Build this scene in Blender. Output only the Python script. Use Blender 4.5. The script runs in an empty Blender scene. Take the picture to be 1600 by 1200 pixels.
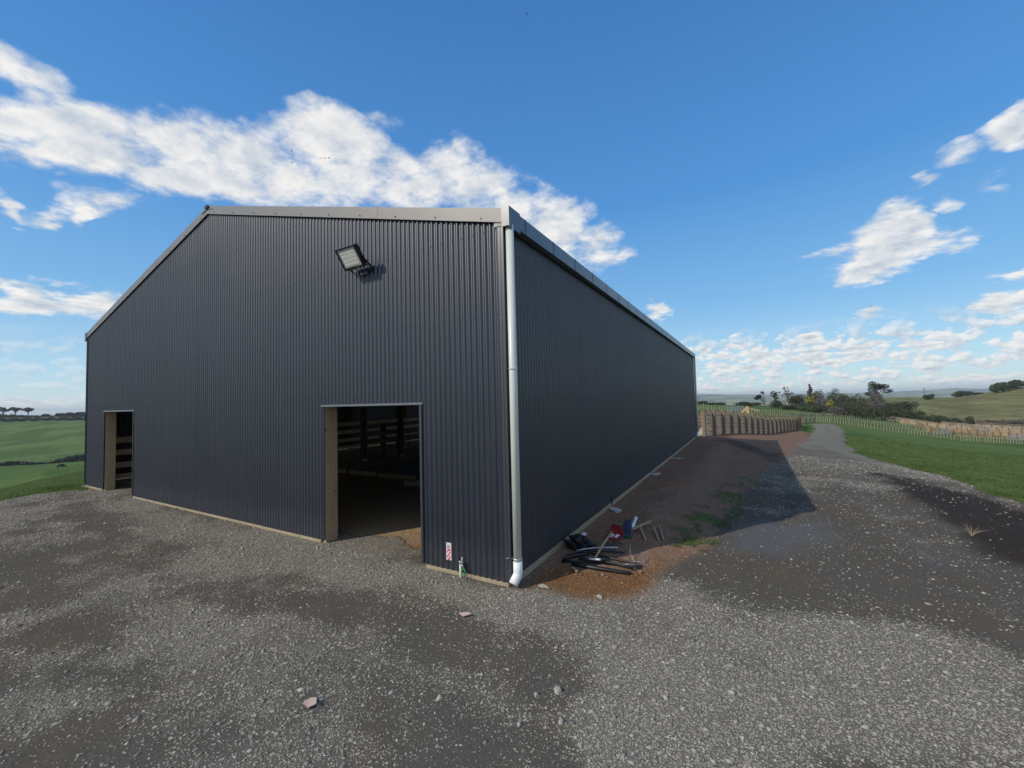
import bpy, math, random
import numpy as np
from mathutils import Vector, Matrix

random.seed(7)
RNG = np.random.default_rng(11)
SC = bpy.context.scene
COL = SC.collection

# ------------------------------------------------------------------ camera
FPX = 639.42
YAW, PITCH, ROLL = -0.52177, 0.04279, -0.02424
CAM = np.array([2.2522, -3.7818, 1.95])
_f0 = np.array([math.sin(YAW), math.cos(YAW), 0.0])
_r0 = np.array([math.cos(YAW), -math.sin(YAW), 0.0])
_u0 = np.array([0, 0, 1.0])
FW = math.cos(PITCH) * _f0 + math.sin(PITCH) * _u0
_up = -math.sin(PITCH) * _f0 + math.cos(PITCH) * _u0
RT = math.cos(ROLL) * _r0 + math.sin(ROLL) * _up
UP = -math.sin(ROLL) * _r0 + math.cos(ROLL) * _up
cam = bpy.data.cameras.new('camera')
camo = bpy.data.objects.new('camera', cam)
COL.objects.link(camo)
camo.matrix_world = Matrix(((RT[0], UP[0], -FW[0], CAM[0]), (RT[1], UP[1], -FW[1], CAM[1]),
                            (RT[2], UP[2], -FW[2], CAM[2]), (0, 0, 0, 1)))
cam.sensor_width = 36.0
cam.lens = FPX / 1600 * 36.0
cam.clip_start = 0.05
cam.clip_end = 60000
SC.camera = camo


def ray(px, py):
    """direction (forward component 1) seen at a point of the photograph"""
    return FW + RT * (px - 800) / FPX + UP * (600 - py) / FPX


def at(px, py, D):
    return CAM + ray(px, py) * D


# ------------------------------------------------------------------ node helper
class NT:
    def __init__(s, tree):
        s.t = tree

    def n(s, typ, ins=None, **props):
        nd = s.t.nodes.new(typ)
        for k, v in props.items():
            setattr(nd, k, v)
        for k, v in (ins or {}).items():
            s.put(nd.inputs[k], v)
        return nd

    def put(s, sock, v):
        if isinstance(v, bpy.types.NodeSocket):
            s.t.links.new(v, sock)
        elif isinstance(v, bpy.types.Node):
            s.t.links.new(v.outputs[0], sock)
        else:
            sock.default_value = v

    def m(s, op, a, b=None, c=None, clamp=False):
        nd = s.t.nodes.new('ShaderNodeMath')
        nd.operation = op
        nd.use_clamp = clamp
        s.put(nd.inputs[0], a)
        if b is not None: s.put(nd.inputs[1], b)
        if c is not None: s.put(nd.inputs[2], c)
        return nd.outputs[0]

    def vm(s, op, a, b=None, out=0):
        nd = s.t.nodes.new('ShaderNodeVectorMath')
        nd.operation = op
        s.put(nd.inputs[0], a)
        if b is not None: s.put(nd.inputs[1], b)
        return nd.outputs[out]

    def scale(s, a, f):
        nd = s.t.nodes.new('ShaderNodeVectorMath')
        nd.operation = 'SCALE'
        s.put(nd.inputs[0], a)
        s.put(nd.inputs['Scale'], f)
        return nd.outputs[0]

    def mix(s, f, a, b):
        nd = s.t.nodes.new('ShaderNodeMix')
        nd.data_type = 'RGBA'
        s.put(nd.inputs[0], f)
        for i, v in ((6, a), (7, b)):
            if isinstance(v, tuple) and len(v) == 3: v = v + (1,)
            s.put(nd.inputs[i], v)
        return nd.outputs[2]

    def sm(s, v, lo, hi, a=0.0, b=1.0):
        nd = s.t.nodes.new('ShaderNodeMapRange')
        nd.interpolation_type = 'SMOOTHSTEP'
        s.put(nd.inputs[0], v)
        nd.inputs[1].default_value = lo; nd.inputs[2].default_value = hi
        nd.inputs[3].default_value = a; nd.inputs[4].default_value = b
        return nd.outputs[0]

    def noise(s, vec, scale, detail=4, rough=0.55, out=0):
        nd = s.n('ShaderNodeTexNoise', {'Vector': vec, 'Scale': scale, 'Detail': detail, 'Roughness': rough})
        return nd.outputs[out]


# ------------------------------------------------------------------ sky, sun, exposure
SUN_EL = math.radians(35)
SUN_TH = math.radians(58)          # light travels along (cos, sin) of this, seen from above
w = bpy.data.worlds.new('World')
SC.world = w
w.use_nodes = True
N = NT(w.node_tree)
bg = w.node_tree.nodes['Background']
sky = N.n('ShaderNodeTexSky', sky_type='NISHITA')
sky.sun_disc = False
sky.sun_elevation = SUN_EL
sky.sun_rotation = math.radians(180) + math.pi / 2 - SUN_TH
sky.altitude = 100
sky.air_density = 1.0
sky.dust_density = 0.35
sky.ozone_density = 3.5
hs = N.n('ShaderNodeHueSaturation', {'Saturation': 1.42, 'Value': 1.0, 'Hue': 0.492, 'Color': sky.outputs[0]})
tc = N.n('ShaderNodeTexCoord')
dirv = tc.outputs['Generated']
sep = N.n('ShaderNodeSeparateXYZ', {0: dirv})
dz = sep.outputs[2]
zz = N.m('ADD', N.m('MAXIMUM', dz, 0.0), 0.16)
pl = N.n('ShaderNodeCombineXYZ', {0: N.m('DIVIDE', sep.outputs[0], zz), 1: N.m('DIVIDE', sep.outputs[1], zz), 2: 0.0}).outputs[0]
warp = N.noise(pl, 1.7, 5, 0.6, out=1)
warpd = N.vm('ADD', dirv, N.scale(N.vm('SUBTRACT', warp, (0.5, 0.5, 0.5)), 0.16))


def cloud_blob(px, py, rx, ry, weight=1.0, rot=0.0):
    """one cloud: an ellipse of the sky, given by direction and angular half sizes"""
    c = ray(px, py); c /= np.linalg.norm(c)
    ca, sa = math.cos(rot), math.sin(rot)
    a = ray(px + rx * ca, py + rx * sa); a /= np.linalg.norm(a)
    b = ray(px + ry * sa, py - ry * ca); b /= np.linalg.norm(b)
    ea, eb = a - c, b - c
    ra, rb = np.linalg.norm(ea), np.linalg.norm(eb)
    ea /= ra
    eb -= ea * (eb @ ea); eb /= np.linalg.norm(eb)
    ec = np.cross(ea, eb)
    M = Matrix(((ea[0], eb[0], ec[0]), (ea[1], eb[1], ec[1]), (ea[2], eb[2], ec[2])))
    mp = N.n('ShaderNodeMapping', {'Vector': warpd}, vector_type='TEXTURE')
    mp.inputs['Location'].default_value = tuple(c)
    mp.inputs['Rotation'].default_value = tuple(M.to_euler())
    mp.inputs['Scale'].default_value = (float(ra), float(rb), 0.6)
    g = N.n('ShaderNodeTexGradient', {0: mp.outputs[0]}, gradient_type='SPHERICAL')
    return g.outputs[1] if weight == 1.0 else N.m('MULTIPLY', g.outputs[1], weight)


BLOBS = [(15, 105, 80, 34, .75, .5), (70, 128, 90, 30, .7, .35), (-30, 195, 130, 55, .95), (55, 215, 110, 52), (30, 245, 120, 34, .8), (150, 205, 100, 62, .9), (180, 250, 130, 58), (120, 262, 120, 34, .9),
         (270, 225, 120, 68, .9), (300, 270, 160, 52), (390, 235, 110, 70, .95), (420, 275, 150, 56), (495, 225, 95, 72, 1.0), (545, 235, 70, 50, .9), (540, 280, 110, 52, .95), (330, 205, 80, 40, .7),
         (630, 262, 60, 42, .75), (690, 262, 75, 62, .95), (640, 300, 120, 42, .85), (745, 300, 95, 60, .9), (800, 330, 110, 62, .85), (870, 355, 85, 62, .85),
         (935, 390, 62, 52, .75), (850, 400, 120, 50, .65), (900, 430, 70, 26, .5), (590, 190, 40, 26, .22),
         (12, 322, 32, 20), (82, 336, 66, 17, .85), (165, 343, 44, 17, .8), (190, 322, 90, 26, .4),
         (60, 474, 150, 36, 1.0), (150, 472, 66, 30, .9), (20, 455, 80, 20, .7), (40, 625, 110, 16, .8),
         (1350, 420, 70, 36, 1.15, -.35), (1395, 375, 78, 56, 1.7), (1365, 395, 80, 50, 1.3, -.4), (1470, 376, 80, 20, .6, -.15), (1300, 400, 75, 20, .5, -.25),
         (1585, 216, 85, 44, 1.0, -.25), (1490, 252, 70, 34, .6, -.3), (1435, 296, 48, 15, .6, -.1), (1570, 300, 42, 22, .5), (1490, 330, 34, 16, .4),
         (1575, 470, 80, 30, 1.0), (1590, 425, 80, 14, .5, -.1), (1379, 494, 34, 15, .8), (1430, 522, 80, 11, .7), (1021, 494, 30, 20, .85),
         (1150, 545, 34, 12, 1.1), (1192, 560, 60, 16, 1.1), (1130, 566, 50, 18, .9), (1267, 553, 40, 26, 1.7), (1330, 555, 44, 16, 1.1), (1385, 560, 60, 14, .9), (1460, 552, 70, 12, .9), (1590, 530, 60, 12, .8)]
fld = None
for b in BLOBS:
    v = cloud_blob(*b)
    fld = v if fld is None else N.m('MAXIMUM', fld, v)
# rows of small cumulus low over the horizon
az = N.m('ARCTAN2', sep.outputs[0], sep.outputs[1])
rowv = N.n('ShaderNodeCombineXYZ', {0: N.m('MULTIPLY', az, 50.0), 1: N.m('MULTIPLY', N.m('POWER', N.m('MAXIMUM', dz, 0.0001), 0.75), 54.0), 2: 0.0}).outputs[0]
rown = N.noise(rowv, 0.62, 6, 0.55)
rown_up = N.noise(N.vm('ADD', rowv, (-0.25, 0.5, 0.0)), 0.62, 6, 0.55)
rowmask = N.m('MULTIPLY', N.sm(dz, 0.0, 0.02), N.sm(dz, 0.095, 0.15, 1.0, 0.0))
rowmask = N.m('MULTIPLY', rowmask, N.sm(az, -1.0, -0.5, 0.35, 1.0))
rowd = N.m('MULTIPLY', N.sm(rown, 0.465, 0.535), rowmask)
fb = N.noise(pl, 4.6, 9, 0.62)
fb_s = N.noise(N.vm('ADD', pl, (-0.05, -0.045, 0.0)), 4.6, 9, 0.62)
fb2 = N.noise(dirv, 26.0, 6, 0.6)
raw = N.m('ADD', N.m('MULTIPLY', fld, 1.25), N.m('MULTIPLY', N.m('SUBTRACT', fb, 0.5), 2.5))
raw = N.m('ADD', raw, N.m('MULTIPLY', N.m('SUBTRACT', fb2, 0.5), 0.7))
raw = N.m('MULTIPLY', raw, N.sm(fld, 0.0, 0.12))
behind = N.sm(N.vm('DOT_PRODUCT', dirv, tuple(FW), out=1), -0.05, 0.30, 1.0, 0.0)
raw = N.m('ADD', raw, N.m('MULTIPLY', behind, N.m('MULTIPLY', N.m('SUBTRACT', fb, 0.44), 5.5)))   # unseen cloud added overhead and behind to raise the sky fill
dens = N.sm(raw, 0.04, 0.86)
shade = N.m('ADD', 0.62, N.m('MULTIPLY', N.m('SUBTRACT', fb, fb_s), 3.2))
shade = N.m('SUBTRACT', shade, N.m('MULTIPLY', N.m('SUBTRACT', fb2, 0.5), 0.9), clamp=True)
shade = N.m('SUBTRACT', shade, N.m('MULTIPLY', N.sm(raw, 0.75, 1.5), 0.25), clamp=True)
shade_r = N.m('ADD', 0.5, N.m('MULTIPLY', N.m('SUBTRACT', rown, rown_up), 4.5), clamp=True)
usemax = N.m('GREATER_THAN', rowd, dens)
shade = N.m('ADD', N.m('MULTIPLY', shade, N.m('SUBTRACT', 1.0, usemax)), N.m('MULTIPLY', shade_r, usemax))
alpha = N.m('MULTIPLY', N.m('MAXIMUM', dens, N.m('MULTIPLY', rowd, 0.85)), 0.95)
SKYK = 0.10
ccol = N.mix(shade, (4.3, 4.9, 5.6), (7.9, 7.7, 7.4))
# clear maritime air: the blue deepens evenly with height all round
rmp = N.n('ShaderNodeValToRGB', {0: dz})
cr = rmp.color_ramp
for i_, (p_, c_) in enumerate(((0.0, (5.6, 6.9, 7.3)), (0.07, (3.9, 5.9, 7.4)), (0.20, (2.1, 4.3, 7.0)), (0.42, (0.92, 2.75, 6.1)), (0.75, (0.50, 1.70, 4.5)), (1.0, (0.42, 1.4, 3.9)))):
    e_ = cr.elements[i_] if i_ < 2 else cr.elements.new(p_)
    e_.position = p_; e_.color = tuple(v / 10 for v in c_) + (1,)
grad = N.scale(rmp.outputs[0], 10.0)
skyc = N.mix(0.8, hs.outputs[0], grad)
final = N.mix(alpha, skyc, ccol)
N.put(bg.inputs[0], final)
bg.inputs[1].default_value = SKYK

sd = bpy.data.lights.new('sun', 'SUN')
sd.energy = 2.6
sd.angle = math.radians(0.53)
sd.color = (1.0, 0.91, 0.79)
so = bpy.data.objects.new('sun', sd)
COL.objects.link(so)
ldir = Vector((math.cos(SUN_TH) * math.cos(SUN_EL), math.sin(SUN_TH) * math.cos(SUN_EL), -math.sin(SUN_EL)))
so.rotation_euler = ldir.to_track_quat('-Z', 'Y').to_euler()
so.location = (-20, -20, 20)
vs = SC.view_settings
vs.view_transform = 'Standard'
vs.look = 'None'
vs.gamma = 1
vs.exposure = 0.28
vs.use_curve_mapping = False
SC.cycles.max_bounces = 6
SC.cycles.volume_bounces = 0

# ------------------------------------------------------------------ mesh helpers


class MB:
    def __init__(s):
        s.v, s.f = [], []

    def add(s, vs_, fs):
        o = len(s.v)
        s.v += [tuple(float(c) for c in v) for v in vs_]
        s.f += [tuple(i + o for i in f) for f in fs]
        return s

    def box(s, x0, x1, y0, y1, z0, z1):
        return s.hexa([(x0, y0, z0), (x1, y0, z0), (x1, y1, z0), (x0, y1, z0), (x0, y0, z1), (x1, y0, z1), (x1, y1, z1), (x0, y1, z1)])

    def hexa(s, p):
        return s.add(p, [(0, 3, 2, 1), (4, 5, 6, 7), (0, 1, 5, 4), (1, 2, 6, 5), (2, 3, 7, 6), (3, 0, 4, 7)])

    def bar(s, a, b, wd, ht, up=(0, 0, 1)):
        """a board from a to b: wd across, ht along up"""
        a, b, up = Vector(a), Vector(b), Vector(up)
        d = (b - a).normalized()
        sx = d.cross(up).normalized() * wd / 2
        uy = sx.cross(d).normalized() * ht / 2
        return s.hexa([a - sx - uy, a + sx - uy, b + sx - uy, b - sx - uy, a - sx + uy, a + sx + uy, b + sx + uy, b - sx + uy])

    def tube(s, pts, rad, n=10, cap=True):
        pts = [Vector(p) for p in pts]
        rs = rad if isinstance(rad, (list, tuple)) else [rad] * len(pts)
        vs_, fs = [], []
        ref = None
        for i, p in enumerate(pts):
            d = (pts[min(i + 1, len(pts) - 1)] - pts[max(i - 1, 0)]).normalized()
            if ref is None:
                ref = Vector((1, 0, 0)) if abs(d.x) < .8 else Vector((0, 1, 0))
            sx = (ref - d * ref.dot(d)).normalized()
            ref = sx
            sy = d.cross(sx)
            for k in range(n):
                t = 2 * math.pi * k / n
                vs_.append(p + (sx * math.cos(t) + sy * math.sin(t)) * rs[i])
        for i in range(len(pts) - 1):
            for k in range(n):
                fs.append((i * n + k, i * n + (k + 1) % n, (i + 1) * n + (k + 1) % n, (i + 1) * n + k))
        if cap:
            fs.append(tuple(range(n - 1, -1, -1)))
            fs.append(tuple((len(pts) - 1) * n + k for k in range(n)))
        return s.add(vs_, fs)

    def mesh(s, name, mat=None, smooth=False):
        me = bpy.data.meshes.new(name)
        me.from_pydata(s.v, [], s.f)
        if mat: me.materials.append(mat)
        if smooth: me.polygons.foreach_set('use_smooth', [True] * len(me.polygons))
        me.update()
        return me

    def build(s, name, mat, parent=None, smooth=False, loc=None):
        return put(name, s.mesh(name, mat, smooth), parent, loc)


def put(name, me, parent=None, loc=None, rot=None):
    o = bpy.data.objects.new(name, me)
    COL.objects.link(o)
    if parent: o.parent = parent
    if loc is not None: o.location = tuple(float(c) for c in loc)
    if rot is not None: o.rotation_euler = rot
    return o


def tag(o, label=None, cat=None, group=None, kind=None):
    if label: o['label'] = label
    if cat: o['category'] = cat
    if group: o['group'] = group
    if kind: o['kind'] = kind
    return o


def thing(name, label, cat, loc=(0, 0, 0), rz=0, group=None):
    o = bpy.data.objects.new(name, None)
    COL.objects.link(o)
    o.location = tuple(float(c) for c in loc)
    o.rotation_euler = (0, 0, rz)
    o.empty_display_size = 0.2
    return tag(o, label, cat, group)


def dup(root, loc, rz=None, label=None, scale=None):
    kids = list(root.children)
    r = root.copy(); COL.objects.link(r)
    r.location = tuple(float(c) for c in loc)
    if rz is not None: r.rotation_euler = (0, 0, rz)
    if scale is not None: r.scale = (scale,) * 3
    if label: r['label'] = label
    for ch in kids:
        c = ch.copy(); COL.objects.link(c); c.parent = r
        for g in list(ch.children):
            d = g.copy(); COL.objects.link(d); d.parent = c
    return r


def bevel(o, wd=0.004, seg=1):
    md = o.modifiers.new('bevel', 'BEVEL')
    md.width = wd; md.segments = seg; md.limit_method = 'ANGLE'
    return o


# ------------------------------------------------------------------ materials
def mat(name):
    m = bpy.data.materials.new(name)
    m.use_nodes = True
    n = NT(m.node_tree)
    b = m.node_tree.nodes['Principled BSDF']
    return m, n, b


def simple(name, col, rough=0.7, var=0.25, scale=6.0, metal=0.0, bump=0.0, spec=0.5):
    m, n, b = mat(name)
    co = n.n('ShaderNodeTexCoord').outputs['Object']
    nz = n.noise(co, scale, 5, 0.6)
    c0 = tuple(c * (1 - var) for c in col)
    c1 = tuple(min(1, c * (1 + var)) for c in col)
    n.put(b.inputs['Base Color'], n.mix(nz, c0, c1))
    n.put(b.inputs['Roughness'], n.sm(nz, 0.2, 0.8, max(0, rough - .08), min(1, rough + .08)))
    b.inputs['Metallic'].default_value = metal
    b.inputs['Specular IOR Level'].default_value = spec
    if bump:
        bp = n.n('ShaderNodeBump', {'Height': n.noise(co, scale * 6, 4, 0.6), 'Strength': bump, 'Distance': 0.01})
        n.put(b.inputs['Normal'], bp)
    return m


def paint_mat(name, col, rough=0.32, dust=0.35, hue2=None):
    """roll-formed painted steel: even colour, faint streaks of rain and dust near the ground"""
    m, n, b = mat(name)
    co = n.n('ShaderNodeNewGeometry').outputs['Position']
    sp = n.n('ShaderNodeSeparateXYZ', {0: co})
    big = n.noise(co, 0.7, 4, 0.6)
    streak = n.noise(n.n('ShaderNodeMapping', {'Vector': co, 'Scale': (9, 9, 0.35)}), 3.0, 4, 0.6)
    fine = n.noise(co, 60, 3, 0.6)
    base = n.mix(big, tuple(c * .92 for c in col), tuple(c * 1.08 for c in col))
    base = n.mix(n.m('MULTIPLY', n.sm(streak, 0.5, 0.8), 0.10), base, (0.16, 0.15, 0.14))
    low = n.m('MULTIPLY', n.sm(sp.outputs[2], 0.05, 0.55, 1.0, 0.0), n.sm(fine, 0.35, 0.75))
    base = n.mix(n.m('MULTIPLY', low, dust * 0.5), base, (0.20, 0.17, 0.13))
    n.put(b.inputs['Base Color'], base)
    r = n.m('ADD', rough, n.m('MULTIPLY', n.m('SUBTRACT', big, 0.5), 0.12))
    n.put(b.inputs['Roughness'], n.m('ADD', r, n.m('MULTIPLY', low, 0.3)))
    b.inputs['Specular IOR Level'].default_value = 0.85
    return m


M_WALL = paint_mat('dark_steel_paint', (0.013, 0.018, 0.031), 0.41)
M_FLASH = paint_mat('flashing_paint', (0.155, 0.148, 0.135), 0.48, 0.1)
M_GUTTER = paint_mat('gutter_paint', (0.12, 0.135, 0.16), 0.34, 0.1)
M_DARKFL = paint_mat('dark_flashing_paint', (0.035, 0.04, 0.05), 0.34, 0.1)
M_ROOF = paint_mat('roof_paint', (0.07, 0.075, 0.085), 0.45, 0)


def wood_mat(name, col, grain=1.0, knots=True, dark=0.55):
    m, n, b = mat(name)
    tcn = n.n('ShaderNodeTexCoord')
    oi_ = n.n('ShaderNodeObjectInfo')
    co = n.vm('ADD', tcn.outputs['Object'], n.scale(oi_.outputs['Location'], 3.7))
    g = n.noise(n.n('ShaderNodeMapping', {'Vector': co, 'Scale': (14 * grain, 14 * grain, 1.2)}), 2.5, 5, 0.65)
    g2 = n.noise(n.n('ShaderNodeMapping', {'Vector': co, 'Scale': (1.2, 14 * grain, 14 * grain)}), 2.5, 5, 0.65)
    g = n.m('MULTIPLY', n.m('ADD', g, g2), 0.5)
    c = n.mix(n.sm(g, 0.35, 0.65), tuple(v * dark for v in col), col)
    bl = n.noise(co, 1.3, 3, 0.5)
    c = n.mix(n.m('MULTIPLY', n.sm(bl, 0.45, 0.7), 0.4), c, tuple(v * .6 for v in (col[0], col[1] * 1.02, col[2])))
    if knots:
        v = n.n('ShaderNodeTexVoronoi', {'Vector': n.n('ShaderNodeMapping', {'Vector': co, 'Scale': (3.5, 3.5, 2.2)}), 'Scale': 1.6})
        c = n.mix(n.sm(v.outputs['Distance'], 0.05, 0.11, 0.8, 0.0), c, (0.05, 0.03, 0.018))
    n.put(b.inputs['Base Color'], c)
    b.inputs['Roughness'].default_value = 0.8
    n.put(b.inputs['Normal'], n.n('ShaderNodeBump', {'Height': g, 'Strength': 0.35, 'Distance': 0.004}))
    return m


M_WOOD = wood_mat('sawn_timber', (0.46, 0.34, 0.20), dark=.7)
M_WOODGREY = wood_mat('weathered_timber', (0.40, 0.33, 0.21), dark=.7)
M_WOODPOST = wood_mat('post_timber', (0.27, 0.19, 0.12), knots=False)
M_WOODDARK = wood_mat('dark_timber', (0.14, 0.11, 0.08), knots=False)
M_RAILPALE = wood_mat('new_rail_timber', (0.60, 0.50, 0.35), knots=False, dark=.8)
M_RAILORANGE = wood_mat('orange_rail_timber', (0.50, 0.35, 0.20), knots=False, dark=.8)
M_BATTEN = simple('batten_timber', (0.36, 0.33, 0.23), 0.8, 0.15)
M_PVC = simple('pvc_pipe', (0.62, 0.66, 0.60), 0.38, 0.06, 3)
M_PVCWHITE = simple('white_pvc', (0.78, 0.80, 0.80), 0.35, 0.05, 3)
M_GALV = simple('galvanised_steel', (0.42, 0.44, 0.45), 0.42, 0.15, 9, metal=0.7)
M_BLACK = simple('black_plastic', (0.012, 0.012, 0.014), 0.42, 0.3)
M_BLACKMETAL = simple('black_metal', (0.010, 0.010, 0.011), 0.5, 0.2)
M_CONC = simple('concrete', (0.38, 0.37, 0.34), 0.9, 0.2, 12, bump=0.5)
M_RED = simple('red_plastic', (0.20, 0.014, 0.014), 0.5, 0.35, 14)
M_BLUE = simple('blue_plastic', (0.035, 0.05, 0.11), 0.5, 0.3)
M_TEAL = simple('teal_plastic', (0.03, 0.12, 0.13), 0.5, 0.3)
M_GREEN = simple('green_hose', (0.03, 0.30, 0.09), 0.4, 0.1)
M_WHITE = simple('white_print', (0.78, 0.76, 0.77), 0.4, 0.03)
M_PINK = simple('red_print', (0.62, 0.03, 0.10), 0.4, 0.05)
M_INK = simple('black_print', (0.03, 0.03, 0.035), 0.4, 0.05)
M_CARD = simple('cardboard', (0.46, 0.34, 0.30), 0.9, 0.2, 10)
M_SCREW = simple('screw_paint', (0.012, 0.012, 0.015), 0.35, 0.1)

# ------------------------------------------------------------------ terrain
COLS = {
    0: [(4, 0, 'z'), (9.2, 0, 'z'), (13, 778), (20, 774), (40, 765), (60, 761), (80, -13.5, 'z'), (110, 752), (160, 738), (200, 729), (222, 728), (238, -29.5, 'z'),
        (262, 723), (320, 703), (400, 681), (470, 664), (520, 661), (560, 661), (640, 655), (700, 651.5), (760, 651.5), (900, -22, 'z')],
    70: [(4, 0, 'z'), (10, 0, 'z'), (13, 767), (20, 760), (40, 749), (60, 744.5), (78, -12, 'z'), (110, 736), (160, 731), (200, 726), (222, 725), (238, -28.5, 'z'),
         (262, 720), (320, 700), (400, 679), (470, 661), (520, 658.5), (560, 658.5), (640, 654), (700, 651), (760, 651), (900, -22, 'z')],
    137: [(4, 0, 'z'), (10.6, 0, 'z'), (13, 757), (20, 747), (40, 735), (60, 730), (80, 729.5), (98, -14, 'z'), (130, 724), (180, 721), (215, 720), (238, -27, 'z'),
          (262, 716), (320, 697), (400, 676), (470, 660), (520, 657), (560, 657), (640, 653), (700, 650), (760, 650), (900, -22, 'z')],
    1100: [(4, 0, 'z'), (19, 0, 'z'), (24, 684), (28, 682), (40, 668), (60, 652), (85, 640), (150, 634), (200, 632), (235, 631.5), (300, -12, 'z')],
    1200: [(4, 0, 'z'), (12, -0.02, 'z'), (20, 690), (30, 682), (45, 678), (60, 666), (85, 648), (110, 641.5), (170, 636), (220, 634), (300, -12, 'z')],
    1260: [(4, 0, 'z'), (12, -0.02, 'z'), (20, 692), (35, 680), (56, 674), (66, 667), (78, 660), (95, 651), (120, 644), (200, 634), (300, 630), (380, -16, 'z')],
    1300: [(4, 0, 'z'), (11, -0.02, 'z'), (20, 694), (35, 682), (51, 676), (66, 667), (80, 660.5), (97, 653), (130, 646), (160, 644), (200, -11, 'z'), (300, 630), (400, 625), (520, -16, 'z')],
    1400: [(4, 0, 'z'), (10, 0, 'z'), (13, 726), (20, 708), (35, 694), (55, 684), (78, 676.5), (97, 668), (115, 662), (140, 656), (180, 650), (230, 642), (300, 630), (380, 620.5), (400, 620.5), (520, -14, 'z')],
    1500: [(4, 0, 'z'), (9, 0, 'z'), (13, 733), (20, 719), (35, 705), (55, 696), (76, 689), (95, 682), (120, 674), (150, 667), (185, 660), (230, 650), (280, 635), (330, 622), (360, 620), (375, 620.5), (520, -14, 'z')],
    1600: [(4, 0, 'z'), (8, 0, 'z'), (13, 746), (20, 732), (35, 714), (55, 703), (76, 694), (95, 686), (120, 678), (150, 671), (190, 663), (230, 652), (270, 633), (310, 610), (335, 604.5), (350, 605), (520, -8, 'z')],
}
FARR = {1100: 615.5, 1200: 616.5, 1260: 615, 1300: 613.5, 1400: 612, 1500: 605.5, 1600: 607}
LR = np.linspace(math.log(3.0), math.log(13000.0), 420)
prof_az, prof_z = [], []


def col_profile(px, rows):
    rs, zs, azs = [], [], []
    for t in rows:
        if len(t) == 3:
            D, z = t[0], t[1]
            rr = ray(px, 640) * D
        else:
            D, py = t
            rr = ray(px, py) * D
            z = CAM[2] + rr[2]
        rs.append(math.hypot(rr[0], rr[1])); zs.append(z)
        azs.append(math.atan2(rr[0], rr[1]))
    far = [(1300, -41.0), (3600, -41.0)]
    if px in FARR:
        k = ray(px, FARR[px])
        far += [(4600, -34.0), (5600, CAM[2] + k[2] * 5600 * .45 - 12), (6500, CAM[2] + k[2] * 6500), (8000, -41.0), (13000, -41.0)]
    else:
        far += [(13000, -60.0)]
    kk = math.hypot(*ray(px, 640)[:2])
    for D, z in far:
        rs.append(D * kk); zs.append(z)
    z = np.interp(LR, np.log(rs), zs)
    ker = np.ones(5) / 5
    zp = np.pad(z, 2, mode='edge')
    return sum(azs) / len(azs), np.convolve(zp, ker, 'valid')


for px in sorted(COLS):
    a_, z_ = col_profile(px, COLS[px])
    prof_az.append(a_); prof_z.append(z_)
flat = np.interp(LR, np.log([3, 14, 40, 120, 400, 1300, 13000]), [0, 0, -1.2, -5, -9, -40, -45])
PA = np.array([-math.pi, prof_az[0] - .6] + prof_az + [prof_az[-1] + .6, math.pi])
PZ = np.array([flat, prof_z[0]] + prof_z + [prof_z[-1], flat])


def vnoise(x, y, seed=0):
    """smooth value noise, numpy"""
    xi, yi = np.floor(x), np.floor(y)
    xf, yf = x - xi, y - yi
    u, v = xf * xf * (3 - 2 * xf), yf * yf * (3 - 2 * yf)

    def h(a, b):
        s_ = np.sin(a * 127.1 + b * 311.7 + seed * 74.7) * 43758.5453
        return s_ - np.floor(s_)
    return (h(xi, yi) * (1 - u) + h(xi + 1, yi) * u) * (1 - v) + (h(xi, yi + 1) * (1 - u) + h(xi + 1, yi + 1) * u) * v


def fbm(x, y, sc, oc=4, seed=0):
    t, a, s_ = 0, 1.0, 0
    for i in range(oc):
        t = t + a * vnoise(x * sc, y * sc, seed + i * 3); s_ += a
        a *= .55; sc *= 2.03
    return t / s_


W, L, HE, HA = 12.878, 17.907, 3.92, 5.65


def sstep(v, a, b):
    t = np.clip((v - a) / (b - a), 0, 1)
    return t * t * (3 - 2 * t)


def base_h(x, y):
    dx, dy = x - CAM[0], y - CAM[1]
    r = np.maximum(np.hypot(dx, dy), 3.0)
    a = np.arctan2(dx, dy)
    i = np.clip(np.searchsorted(PA, a, side='right') - 1, 0, len(PA) - 2)
    t = (a - PA[i]) / (PA[i + 1] - PA[i])
    lr = (np.log(r) - LR[0]) / (LR[1] - LR[0])
    j = np.clip(lr.astype(int), 0, len(LR) - 2)
    s_ = np.clip(lr - j, 0, 1)
    z0 = PZ[i, j] * (1 - s_) + PZ[i, j + 1] * s_
    z1 = PZ[i + 1, j] * (1 - s_) + PZ[i + 1, j + 1] * s_
    return z0 * (1 - t) + z1 * t


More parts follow.
